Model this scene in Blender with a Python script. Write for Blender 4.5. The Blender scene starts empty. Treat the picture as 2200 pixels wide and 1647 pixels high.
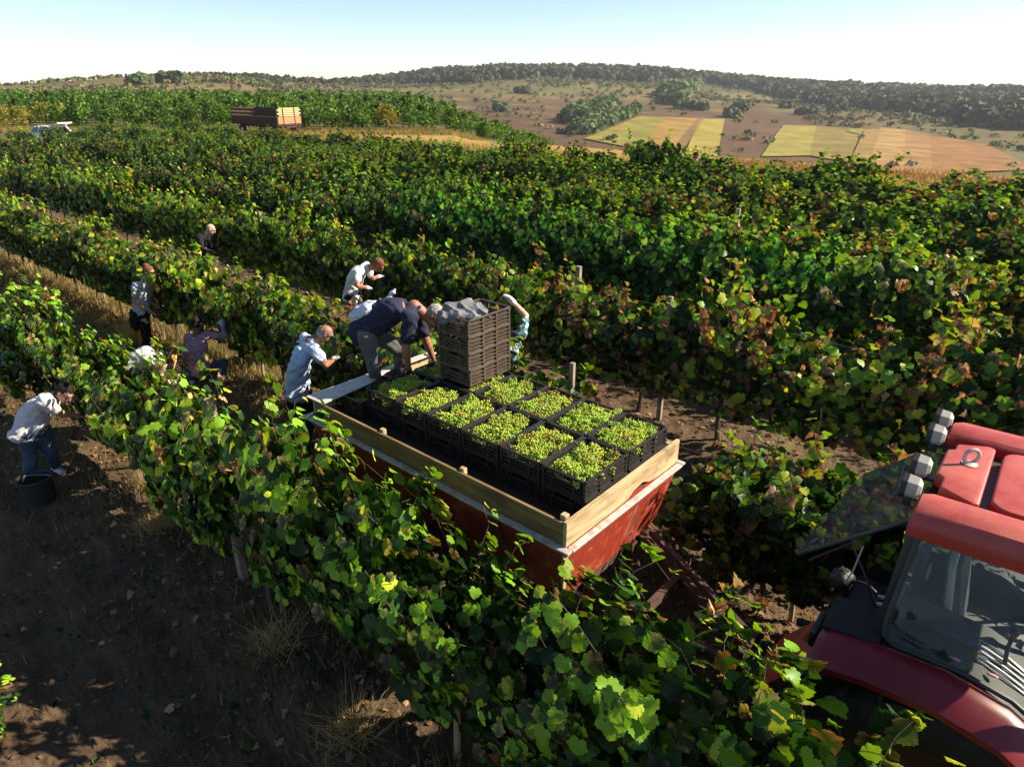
import bpy, bmesh, math, random
import numpy as np
from mathutils import Vector, Matrix, Euler, noise as mnoise
R = math.radians
sc = bpy.context.scene
COL = sc.collection
random.seed(7)
# ------------------------------------------------------------------ camera, sky, sun, exposure
cam = bpy.data.objects.new("camera", bpy.data.cameras.new("camera"))
COL.objects.link(cam)
cam.location = (0, 0, 4.65)
cam.rotation_euler = (R(90 - 23.85), 0, 0)
cam.data.sensor_width = 36.0
cam.data.lens = 24.0
cam.data.clip_end = 20000
cam.data.clip_start = 0.05
sc.camera = cam
SUN_AZ = 3.0      # direction towards the sun, degrees from +X towards +Y
SUN_EL = 34.0
world = bpy.data.worlds.new("World"); sc.world = world; world.use_nodes = True
wn = world.node_tree.nodes; wl = world.node_tree.links; wn.clear()
wo = wn.new("ShaderNodeOutputWorld"); wb = wn.new("ShaderNodeBackground"); ws = wn.new("ShaderNodeTexSky")
ws.sky_type = 'NISHITA'; ws.sun_disc = False
ws.sun_elevation = R(SUN_EL); ws.sun_rotation = R(90 - SUN_AZ)
ws.air_density = 0.78; ws.dust_density = 0.1; ws.ozone_density = 1.0; ws.altitude = 150
wb.inputs[1].default_value = 0.066
wl.new(ws.outputs[0], wb.inputs[0]); wl.new(wb.outputs[0], wo.inputs[0])
sl = bpy.data.lights.new("sun", 'SUN'); sl.energy = 5.0; sl.angle = R(0.53); sl.color = (1.0, 0.88, 0.70)
so = bpy.data.objects.new("sun", sl); COL.objects.link(so)
sd = Vector((math.cos(R(SUN_AZ)) * math.cos(R(SUN_EL)), math.sin(R(SUN_AZ)) * math.cos(R(SUN_EL)), math.sin(R(SUN_EL))))
so.rotation_euler = sd.to_track_quat('Z', 'Y').to_euler(); so.location = (20, 5, 20)
sc.view_settings.view_transform = 'Standard'; sc.view_settings.look = 'None'
sc.view_settings.exposure = 1.38; sc.view_settings.gamma = 1.0; sc.view_settings.use_curve_mapping = False
sc.render.engine = 'CYCLES'
sc.cycles.use_denoising = True
sc.cycles.max_bounces = 6; sc.cycles.diffuse_bounces = 3; sc.cycles.glossy_bounces = 2
sc.cycles.transmission_bounces = 6; sc.cycles.transparent_max_bounces = 8; sc.cycles.volume_bounces = 0
sc.cycles.sample_clamp_indirect = 4.0

# ------------------------------------------------------------------ helpers
def V(*a): return Vector(a)
def tag(o, label=None, cat=None, group=None, kind=None):
    if label: o['label'] = label
    if cat: o['category'] = cat
    if group: o['group'] = group
    if kind: o['kind'] = kind
    return o
def thing(name, label, cat, loc=(0, 0, 0), rz=0.0, group=None):
    o = bpy.data.objects.new(name, None); COL.objects.link(o)
    o.empty_display_size = 0.1
    o.location = loc; o.rotation_euler = (0, 0, rz)
    return tag(o, label, cat, group)
def link(name, me, mat=None, parent=None):
    o = bpy.data.objects.new(name, me); COL.objects.link(o)
    if mat is not None:
        me.materials.clear()
        for m in (mat if isinstance(mat, (list, tuple)) else [mat]): me.materials.append(m)
    if parent is not None: o.parent = parent
    return o
def dup(root, loc=None, rz=None):
    r = root.copy(); COL.objects.link(r)
    if loc is not None: r.location = loc
    if rz is not None: r.rotation_euler = (0, 0, rz)
    for ch in list(root.children):
        c = ch.copy(); COL.objects.link(c); c.parent = r
        for g in list(ch.children):
            d = g.copy(); COL.objects.link(d); d.parent = c
    return r
def frame(axis, hint=(0, 0, 1)):
    a = Vector(axis).normalized(); h = Vector(hint)
    if abs(a.dot(h.normalized())) > 0.96: h = Vector((1, 0, 0)) if abs(a.x) < 0.9 else Vector((0, 1, 0))
    s = h.cross(a).normalized(); t = a.cross(s).normalized()
    return s, t, a
class MB:
    """collects shapes, then links them as ONE mesh object"""
    def __init__(self): self.v = []; self.f = []; self.m = []; self.mi = 0; self.xf = None
    def add(self, vs, fs):
        o = len(self.v)
        if self.xf is not None: vs = [self.xf @ Vector(p) for p in vs]
        self.v += [tuple(p) for p in vs]; self.f += [tuple(i + o for i in f) for f in fs]; self.m += [self.mi] * len(fs)
    def box(self, c, s, rot=None, bev=0.0):
        hx, hy, hz = s[0] / 2, s[1] / 2, s[2] / 2
        if bev <= 0:
            vs = [Vector((x * hx, y * hy, z * hz)) for z in (-1, 1) for y in (-1, 1) for x in (-1, 1)]
            fs = [(0, 2, 3, 1), (4, 5, 7, 6), (0, 1, 5, 4), (2, 6, 7, 3), (0, 4, 6, 2), (1, 3, 7, 5)]
        else:
            bm = bmesh.new(); bmesh.ops.create_cube(bm, size=1.0)
            for v in bm.verts: v.co = Vector((v.co.x * s[0], v.co.y * s[1], v.co.z * s[2]))
            bmesh.ops.bevel(bm, geom=bm.edges[:], offset=min(bev, min(s) * .45), segments=2, profile=.6, affect='EDGES')
            bm.verts.index_update(); vs = [v.co.copy() for v in bm.verts]; fs = [[v.index for v in f.verts] for f in bm.faces]; bm.free()
        c = Vector(c)
        if rot is not None:
            m = rot if isinstance(rot, Matrix) else Euler(rot).to_matrix()
            vs = [m @ p for p in vs]
        self.add([p + c for p in vs], fs); return self
    def beam(self, a, b, w, h, hint=(0, 0, 1), bev=0.0):
        a = Vector(a); b = Vector(b); s, t, ax = frame(b - a, hint)
        m = Matrix((s, t, ax)).transposed()
        return self.box((a + b) / 2, (w, h, (b - a).length), m, bev)
    def tube(self, pts, r, n=8, cap=True):
        pts = [Vector(p) for p in pts]; k = len(pts)
        if not isinstance(r, (list, tuple)): r = [r] * k
        vs = []; fs = []; prev = None
        for i, p in enumerate(pts):
            d = (pts[min(i + 1, k - 1)] - pts[max(i - 1, 0)])
            if d.length < 1e-7: d = Vector((0, 0, 1))
            if prev is None: s, t, a = frame(d)
            else:
                a = d.normalized(); s = (prev - a * prev.dot(a))
                s = s.normalized() if s.length > 1e-5 else frame(d)[0]; t = a.cross(s)
            prev = s
            for j in range(n):
                q = 2 * math.pi * j / n
                vs.append(p + (s * math.cos(q) + t * math.sin(q)) * r[i])
        for i in range(k - 1):
            for j in range(n):
                fs.append((i * n + j, i * n + (j + 1) % n, (i + 1) * n + (j + 1) % n, (i + 1) * n + j))
        if cap: fs += [tuple(reversed(range(n))), tuple((k - 1) * n + j for j in range(n))]
        self.add(vs, fs); return self
    def loft(self, rings, cap=True):
        """rings: list of equal-length point lists"""
        n = len(rings[0]); vs = [p for r in rings for p in r]; fs = []
        for i in range(len(rings) - 1):
            for j in range(n): fs.append((i * n + j, i * n + (j + 1) % n, (i + 1) * n + (j + 1) % n, (i + 1) * n + j))
        if cap: fs += [tuple(reversed(range(n))), tuple((len(rings) - 1) * n + j for j in range(n))]
        self.add(vs, fs); return self
    def ell(self, c, r, rot=None, nu=14, nv=9):
        c = Vector(c); vs = [Vector((0, 0, -1))]; fs = []
        for i in range(1, nv):
            q = -math.pi / 2 + math.pi * i / nv
            for j in range(nu):
                p = 2 * math.pi * j / nu; vs.append(Vector((math.cos(q) * math.cos(p), math.cos(q) * math.sin(p), math.sin(q))))
        vs.append(Vector((0, 0, 1))); L = len(vs) - 1
        for j in range(nu):
            fs.append((0, 1 + (j + 1) % nu, 1 + j)); fs.append((L, 1 + (nv - 2) * nu + j, 1 + (nv - 2) * nu + (j + 1) % nu))
            for i in range(nv - 2): fs.append((1 + i * nu + j, 1 + i * nu + (j + 1) % nu, 1 + (i + 1) * nu + (j + 1) % nu, 1 + (i + 1) * nu + j))
        m = Matrix.Diagonal(Vector(r) if not isinstance(r, (int, float)) else Vector((r, r, r)))
        if rot is not None: m = rot @ m
        self.add([m @ p + c for p in vs], fs); return self
    def cap(self, a, b, ra, rb, n=12):
        """tapered limb with round ends"""
        a = Vector(a); b = Vector(b); s, t, ax = frame(b - a); L = (b - a).length; rings = []
        prof = [(-ra * math.cos(q), ra * math.sin(q)) for q in (0.15, .5, .9, 1.3)] + [(0, ra), (L * .5, (ra + rb) / 2), (L, rb)] + [(L + rb * math.cos(q), rb * math.sin(q)) for q in (1.3, .9, .5, .15)]
        for d, r in prof: rings.append([a + ax * d + (s * math.cos(2 * math.pi * j / n) + t * math.sin(2 * math.pi * j / n)) * r for j in range(n)])
        return self.loft(rings)
    def lathe(self, prof, origin, axis=(0, 0, 1), n=28, closed=False):
        s, t, a = frame(axis); o = Vector(origin)
        rings = [[o + a * z + (s * math.cos(2 * math.pi * j / n) + t * math.sin(2 * math.pi * j / n)) * max(r, 1e-4) for j in range(n)] for r, z in prof]
        if closed: rings.append(rings[0])
        return self.loft(rings, cap=not closed)
    def prism(self, poly, o, ux, uy, thick):
        """flat polygon in the plane (ux, uy) at o, given a thickness along ux x uy"""
        o = Vector(o); ux = Vector(ux); uy = Vector(uy); w = ux.cross(uy).normalized() * thick
        a = [o + ux * p[0] + uy * p[1] for p in poly]; b = [p + w for p in a]; n = len(poly)
        self.add(a + b, [tuple(reversed(range(n))), tuple(range(n, 2 * n))] + [(i, (i + 1) % n, n + (i + 1) % n, n + i) for i in range(n)]); return self
    def mesh(self, name, smooth=False):
        me = bpy.data.meshes.new(name); me.from_pydata(self.v, [], self.f)
        if any(self.m): me.polygons.foreach_set("material_index", self.m)
        bm = bmesh.new(); bm.from_mesh(me); bmesh.ops.recalc_face_normals(bm, faces=bm.faces); bm.to_mesh(me); bm.free()
        if smooth:
            me.polygons.foreach_set("use_smooth", [True] * len(me.polygons))
            if smooth != 'all': me.set_sharp_from_angle(angle=R(38))
        me.update(); return me
    def build(self, name, mat, parent=None, smooth=False): return link(name, self.mesh(name, smooth), mat, parent)
def npmesh(name, verts, faces, col=None, attr='leafcol', smooth=False):
    """verts (N,3), faces (M,k) array, col (N,3)"""
    me = bpy.data.meshes.new(name); verts = np.asarray(verts, np.float32); faces = np.asarray(faces, np.int32); k = faces.shape[1]
    me.vertices.add(len(verts)); me.vertices.foreach_set("co", verts.ravel())
    me.loops.add(faces.size); me.loops.foreach_set("vertex_index", faces.ravel())
    me.polygons.add(len(faces)); me.polygons.foreach_set("loop_start", np.arange(0, faces.size, k, dtype=np.int32))
    me.polygons.foreach_set("loop_total", np.full(len(faces), k, np.int32))
    if smooth: me.polygons.foreach_set("use_smooth", np.ones(len(faces), bool))
    me.update(calc_edges=True)
    if col is not None:
        a = me.attributes.new(attr, 'FLOAT_COLOR', 'POINT')
        c = np.ones((len(verts), 4), np.float32); c[:, :3] = col; a.data.foreach_set("color", c.ravel())
    return me

# ------------------------------------------------------------------ materials
def nodes(name):
    m = bpy.data.materials.new(name); m.use_nodes = True; nt = m.node_tree
    p = nt.nodes["Principled BSDF"]; return m, nt, p
def N(nt, typ, **kw):
    n = nt.nodes.new(typ)
    for k, v in kw.items(): setattr(n, k, v)
    return n
def ramp(nt, stops):
    r = N(nt, "ShaderNodeValToRGB"); e = r.color_ramp.elements
    while len(e) < len(stops): e.new(.5)
    for x, (p, c) in zip(e, stops): x.position = p; x.color = (*c, 1) if len(c) == 3 else c
    return r
def tex(nt, scale, detail=4, rough=.55, coord='Object', typ='noise', stretch=None):
    tc = N(nt, "ShaderNodeTexCoord"); src = tc.outputs[coord]
    if stretch:
        mp = N(nt, "ShaderNodeMapping"); mp.inputs['Scale'].default_value = stretch; nt.links.new(src, mp.inputs[0]); src = mp.outputs[0]
    if typ == 'noise':
        t = N(nt, "ShaderNodeTexNoise"); t.inputs['Scale'].default_value = scale; t.inputs['Detail'].default_value = detail; t.inputs['Roughness'].default_value = rough
    else:
        t = N(nt, "ShaderNodeTexVoronoi"); t.inputs['Scale'].default_value = scale
    nt.links.new(src, t.inputs['Vector']); return t
def mixc(nt, fac, a, b, blend='MIX'):
    m = N(nt, "ShaderNodeMix", data_type='RGBA', blend_type=blend)
    for sock, v in ((m.inputs[0], fac), (m.inputs[6], a), (m.inputs[7], b)):
        if hasattr(v, 'is_linked') or isinstance(v, bpy.types.NodeSocket): nt.links.new(v, sock)
        elif isinstance(v, (int, float)): sock.default_value = v
        else: sock.default_value = (*v, 1)
    return m.outputs[2]
def surf(name, stops, scale=6, rough=.6, bump=.0, bscale=None, metal=0.0, spec=.4, coord='Object', stretch=None, detail=5, bdist=.01):
    """noise-mottled surface"""
    m, nt, p = nodes(name)
    if len(stops) == 1: p.inputs['Base Color'].default_value = (*stops[0], 1)
    else:
        t = tex(nt, scale, detail, coord=coord, stretch=stretch); k = len(stops)
        r = ramp(nt, [(.3 + .4 * i / (k - 1), c) for i, c in enumerate(stops)])
        nt.links.new(t.outputs[0], r.inputs[0]); nt.links.new(r.outputs[0], p.inputs['Base Color'])
    p.inputs['Roughness'].default_value = rough; p.inputs['Metallic'].default_value = metal; p.inputs['Specular IOR Level'].default_value = spec
    if bump:
        t2 = tex(nt, bscale or scale * 3, 5, coord=coord, stretch=stretch); b = N(nt, "ShaderNodeBump"); b.inputs['Strength'].default_value = bump; b.inputs['Distance'].default_value = bdist
        nt.links.new(t2.outputs[0], b.inputs['Height']); nt.links.new(b.outputs[0], p.inputs['Normal'])
    return m
def leafmat(name, attr='leafcol', trans=.27, warm=(1.7, 1.45, .5), rough=.46, spec=.26, objcol=True, jit=.06):
    m, nt, p = nodes(name); L = nt.links
    a = N(nt, "ShaderNodeAttribute", attribute_name=attr); oi = N(nt, "ShaderNodeObjectInfo")
    c = a.outputs['Color']
    if objcol: c = mixc(nt, 1.0, c, oi.outputs['Color'], 'MULTIPLY')
    hs = N(nt, "ShaderNodeHueSaturation"); L.new(c, hs.inputs['Color'])
    mr = N(nt, "ShaderNodeMapRange"); L.new(oi.outputs['Random'], mr.inputs[0]); mr.inputs[3].default_value = 1 - jit * 3; mr.inputs[4].default_value = 1 + jit * 3
    L.new(mr.outputs[0], hs.inputs['Value'])
    L.new(hs.outputs[0], p.inputs['Base Color']); p.inputs['Roughness'].default_value = rough; p.inputs['Specular IOR Level'].default_value = spec
    tr = N(nt, "ShaderNodeBsdfTranslucent"); L.new(mixc(nt, 1.0, hs.outputs[0], warm, 'MULTIPLY'), tr.inputs[0])
    mx = N(nt, "ShaderNodeMixShader"); mx.inputs[0].default_value = trans
    out = nt.nodes["Material Output"]; L.new(p.outputs[0], mx.inputs[1]); L.new(tr.outputs[0], mx.inputs[2]); L.new(mx.outputs[0], out.inputs[0])
    return m
M = {}
M['leaf'] = leafmat("vine_leaf")
M['leaf_orchard'] = leafmat("orchard_leaf", trans=.4, warm=(1.3, 1.3, .6), rough=.5)
M['leaf_far'] = leafmat("far_leaf", trans=.15, warm=(1.1, 1.1, .7), rough=.7, spec=.15, objcol=False)
M['grass'] = leafmat("grass_blade", trans=.4, warm=(1.2, 1.15, .7), rough=.6, spec=.2, objcol=False)
M['bark'] = surf("vine_bark", [(.04, .03, .02), (.10, .075, .05)], 25, .9, .6, 40, stretch=(1, 1, .15))
M['stake'] = surf("weathered_stake", [(.2, .14, .08), (.33, .24, .14)], 12, .85, .3, 40, stretch=(1, 1, .1))
M['concrete'] = surf("concrete", [(.16, .125, .09), (.30, .245, .18)], 9, .9, .3, 50)
M['wire'] = surf("galvanised_wire", [(.35, .35, .36)], rough=.4, metal=.9)
M['oldwood'] = None
# ------------------------------------------------------------------ terrain: one sheet from the vineyard to the hills
ROW_YAW = R(-40.2)
RU = Vector((math.cos(ROW_YAW), math.sin(ROW_YAW), 0)); RN = Vector((-math.sin(ROW_YAW), math.cos(ROW_YAW), 0))
def rw(u, n, z=0.0): return RU * u + RN * n + Vector((0, 0, z))     # row coordinates: u along the rows, n across
ROW_N = [2.46 + 2.95 * k for k in range(0, 9)]
def sstep(a, b, x):
    t = np.clip((x - a) / (b - a), 0, 1); return t * t * (3 - 2 * t)
RIDGE_AZ = np.array([-80, -50, -37, -34, -30, -24, -20, -14, -9, -4, 0, 6, 11, 16, 20, 24, 30, 36, 50, 80.])
RIDGE_D = np.array([500, 560, 620, 640, 660, 700, 720, 800, 1000, 1150, 1200, 1220, 1220, 1240, 1260, 1280, 1300, 1300, 1300, 1300.])
RIDGE_PY = np.array([172, 172, 171, 167, 161, 155, 157, 170, 163, 150, 145, 146, 150, 164, 174, 179, 186, 187, 190, 190.])
VAL_D = np.array([200, 210, 220, 225, 230, 235, 240, 260, 290, 300, 300, 300, 300, 300, 300, 300, 300, 300, 300, 300.])
VAL_Z = np.array([-2, -2, -2.5, -3, -4, -6, -8, -12, -18, -22, -23, -24, -25, -26, -27, -28, -29, -30, -30, -30.])
def wave(x, y, s, seed):
    return (np.sin(x / s + seed) * np.cos(y / s * 1.13 + seed * 2.1) + .5 * np.sin(x / s * 2.3 + y / s * 1.7 + seed * 3.3) + .3 * np.cos(x / s * 4.9 - y / s * 3.7 + seed))
def height(X, Y, fine=True):
    X = np.asarray(X, float); Y = np.asarray(Y, float)
    D = np.hypot(X, Y); az = np.degrees(np.arctan2(X, Y))
    u = X * RU.x + Y * RU.y; n = X * RN.x + Y * RN.y
    rd = np.interp(az, RIDGE_AZ, RIDGE_D); py = np.interp(az, RIDGE_AZ, RIDGE_PY)
    depth = rd * np.cos(np.radians(np.clip(az, -60, 60)))
    rz = 4.65 + (174.5 - py) / 1603. * depth - np.interp(az, [-24, -12, 0], [4.0, 6.0, 7.0])           # the wood on the ridge adds its own height
    vd = np.interp(az, RIDGE_AZ, VAL_D); vz = np.interp(az, RIDGE_AZ, VAL_Z)
    edge = 46 + np.clip(-u - 45, 0, None) * .75
    t = np.clip((D - vd) / (rd - vd), 0, 1.0)
    hill = vz + (rz - vz) * (t ** 1.05 * (1 - .12 * t) / .88)
    hill = hill + 2.2 * wave(X, Y, 95., 1.3) * sstep(vd + 60, vd + 300, D) * (1 - sstep(.8, 1., t))
    over = np.clip(D - rd, 0, None); hill = np.where(D > rd, rz - over * .06, hill)
    slope = -np.clip(n - edge, 0, None) * .20
    slope = np.maximum(slope, vz)
    k = sstep(vd - 60, vd + 40, D)
    front = (az > -90) & (az < 90)
    h = np.where(front, slope * (1 - k) + hill * k, 0.0)
    if fine:
        near = 1 - sstep(24, 40, D)
        rr = (n - ROW_N[0]) / 2.95
        ridge = np.cos(rr * 2 * np.pi)
        h = h + near * (ridge * .045 + .02 * wave(X, Y, .55, .4) + .012 * wave(X, Y, .21, 1.9))
        # two wheel ruts in every alley
        f = np.abs((rr % 1.0) - .5) * 2.95
        h = h - near * .035 * np.exp(-((f - .62) / .16) ** 2)
    return h
def hz(x, y): return float(height(np.array([x]), np.array([y]))[0])
def fbm(x, y, seed=0.0, o=4):
    v = 0; a = 1.0; s = 1.0
    for i in range(o):
        v = v + a * np.sin(x * s + 1.7 * np.sin(y * s * .9 + seed + i) + seed * 3 + i * 2.1) * np.sin(y * s * 1.1 + 1.3 * np.sin(x * s * .8 + i * 1.3) + seed + i)
        s *= 2.03; a *= .55
    return v
def make_ground():
    fine = np.radians(np.arange(-58, 58.01, .19)); coarse = np.radians(np.concatenate([np.arange(60, 180, 3.0), np.arange(-180, -59, 3.0)]))
    ang = np.concatenate([fine, coarse]); na = len(ang)
    rad = np.concatenate([[0.25], np.geomspace(1.4, 60, 300), np.geomspace(61, 1640, 230)])
    A, Rr = np.meshgrid(ang, rad); X = Rr * np.sin(A); Y = Rr * np.cos(A)
    Z = height(X, Y)
    rng = np.random.default_rng(3)
    jit = (1 - sstep(12, 22, Rr)) * sstep(1.4, 3, Rr)
    Z = Z + jit * (.014 * fbm(X * 9, Y * 9, .5, 3) + rng.normal(0, .006, Z.shape))
    v = np.stack([X, Y, Z], -1).reshape(-1, 3)
    i = np.arange(len(rad) - 1)[:, None] * na; j = np.arange(na)[None]; j2 = (j + 1) % na
    f = np.stack([i + j, i + na + j, i + na + j2, i + j2], -1).reshape(-1, 4)[:, ::-1]
    # what grows or lies where (colour of the place itself)
    D = Rr; az = np.degrees(A); u = X * RU.x + Y * RU.y; n = X * RN.x + Y * RN.y
    c = np.empty(X.shape + (3,)); c[:] = (.100, .068, .045)
    def put(mask, col): c[:] = c * (1 - mask[..., None]) + np.array(col) * mask[..., None]
    nz = fbm(X * .9, Y * .9, 2.0, 4); put(sstep(.1, 1.0, nz) * .45, (.135, .092, .058)); put(sstep(.5, 1.4, fbm(X * .35, Y * .35, 5.)) * .35, (.085, .078, .032))
    verge = sstep(27.6, 28.6, n) * (1 - sstep(60, 70, n))
    put(verge, (0.115, 0.144, 0.025)); put(sstep(31.5, 32.6, n) * sstep(-.6, .5, fbm(X * .5, Y * .5, 3.) + .5), (0.302, 0.202, 0.072))
    orch = sstep(66, 70, Y + .12 * X) * (1 - sstep(4, 8, X)); put(orch, (0.115, 0.101, 0.040))
    far = sstep(150, 190, D)
    big = fbm(X * .012, Y * .012, .7, 5); mid = fbm(X * .05, Y * .05, 1.9, 4)
    base = np.array((.098, .088, .030)); put(far, base)
    put(far * sstep(-.1, .8, big), (0.122, 0.119, 0.043)); put(far * sstep(.2, 1.0, mid) * .6, (0.194, 0.112, 0.061)); put(far * sstep(.5, 1.3, -mid) * .55, (0.101, 0.101, 0.040))
    rd = np.interp(az, RIDGE_AZ, RIDGE_D); vd = np.interp(az, RIDGE_AZ, VAL_D); t = (D - vd) / (rd - vd)
    brown = far * sstep(-7.5, -5.5, az) * (1 - sstep(20, 27, az - t * 8)) * (1 - sstep(.26, .42, t + .1 * mid)); put(brown * .95, (0.085, 0.049, 0.027))
    put(brown * sstep(.1, .9, mid) * .6, (0.115, 0.066, 0.032))
    wood = far * sstep(.62, .72, t + .05 * mid) * sstep(-16, -10, az); put(wood, (0.043, 0.047, 0.022))
    me = npmesh("ground", v, f, c.reshape(-1, 3), 'place', True)
    m, nt, p = nodes("earth"); L = nt.links
    a = N(nt, "ShaderNodeAttribute", attribute_name='place')
    t1 = tex(nt, 2.2, 8, .7); r1 = ramp(nt, [(.3, (.62, .6, .6)), (.7, (1.35, 1.3, 1.22))]); L.new(t1.outputs[0], r1.inputs[0])
    t2 = tex(nt, 26, 6, .7); r2 = ramp(nt, [(.3, (.7, .7, .7)), (.72, (1.35, 1.32, 1.28))]); L.new(t2.outputs[0], r2.inputs[0])
    t3 = tex(nt, .06, 8, .75); r3 = ramp(nt, [(.35, (.72, .8, .75)), (.65, (1.25, 1.15, 1.1))]); L.new(t3.outputs[0], r3.inputs[0])
    c1 = mixc(nt, 1.0, a.outputs['Color'], r1.outputs[0], 'MULTIPLY'); c2 = mixc(nt, 1.0, c1, r2.outputs[0], 'MULTIPLY'); c3 = mixc(nt, 1.0, c2, r3.outputs[0], 'MULTIPLY')
    L.new(c3, p.inputs['Base Color']); p.inputs['Roughness'].default_value = .95; p.inputs['Specular IOR Level'].default_value = .15
    b = N(nt, "ShaderNodeBump"); b.inputs['Strength'].default_value = .9; b.inputs['Distance'].default_value = .03
    t4 = tex(nt, 14, 8, .75); L.new(t4.outputs[0], b.inputs['Height']); L.new(b.outputs[0], p.inputs['Normal'])
    o = link("ground", me, m); tag(o, kind='structure')
make_ground()
# ------------------------------------------------------------------ grapevines
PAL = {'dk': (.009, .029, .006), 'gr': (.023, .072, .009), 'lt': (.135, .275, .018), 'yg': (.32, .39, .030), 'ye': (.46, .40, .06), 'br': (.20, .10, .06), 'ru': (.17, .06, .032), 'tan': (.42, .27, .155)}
MIX = {'lush': (('dk', .40), ('gr', .40), ('lt', .17), ('yg', .03)),
       'mixed': (('dk', .34), ('gr', .36), ('lt', .23), ('yg', .05), ('br', .02)),
       'yellowing': (('dk', .20), ('gr', .34), ('lt', .30), ('yg', .12), ('ye', .01), ('tan', .03)),
       'dry': (('dk', .32), ('gr', .30), ('lt', .18), ('yg', .08), ('br', .08), ('tan', .04))}
CANE = {'lush': (.02, .02), 'mixed': (.07, .07), 'yellowing': (.20, .12), 'dry': (.14, .46)}      # share of yellowing and of withered canes
HALF0 = [(.05, -.12), (.22, -.23), (.40, -.17), (.50, -.03), (.48, .10), (.60, .20), (.66, .37), (.54, .47), (.46, .53), (.46, .67), (.29, .80), (.15, .91)]
def teeth(h):
    o = []; q = [(0, 0)] + h + [(0, 1.0)]
    for a, b in zip(h, h[1:] + [(0, 1.0)]):
        o.append(a); mx_, my_ = (a[0] + b[0]) / 2, (a[1] + b[1]) / 2; o.append((mx_ * .93, my_ + (.38 - my_) * .07))
    return o
HALF = teeth(HALF0)
HALF_LO = [(.25, -.23), (.50, -.03), (.50, .12), (.64, .34), (.45, .52), (.30, .80)]
def leaf_shape(rng, half, curl):
    pts = [(0.0, -.02)] + [(x * rng.uniform(.96, 1.05), y * rng.uniform(.98, 1.03)) for x, y in half] + [(0.0, 1.0)] + [(-x * rng.uniform(.96, 1.05), y * rng.uniform(.98, 1.03)) for x, y in reversed(half)]
    pts = [(0.0, .12), (0.0, .52)] + pts
    a, b, c = rng.uniform(-.34, .42), rng.uniform(.05, .62), rng.uniform(-.35, .35)
    k = 1 + curl * 2.2
    v = []
    for x, y in pts:
        z = (a * abs(x) ** 1.3 - b * max(0, y - .1) ** 2 + c * x * y) * k + rng.normal(0, .018 + .05 * curl)
        xs = x * (1 - .35 * curl); v.append((xs, y * (1 - .15 * curl), z))
    n = len(pts) - 2; f = []
    h = len(half)
    for i in range(n):
        j = (i + 1) % n; A, B = 2 + i, 2 + j
        ym = (pts[A][1] + pts[B][1]) / 2
        f.append((1 if ym > .40 else 0, A, B))
    # close the seam between the two fan centres
    cr = [i for i in range(n) if ((pts[2 + i][1] + pts[2 + (i + 1) % n][1]) / 2 > .40) != ((pts[2 + (i + 1) % n][1] + pts[2 + (i + 2) % n][1]) / 2 > .40)]
    for i in cr: f.append((0, 2 + (i + 1) % n, 1) if i < n / 2 else (1, 2 + (i + 1) % n, 0))
    return np.array(v), np.array(f)
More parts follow.
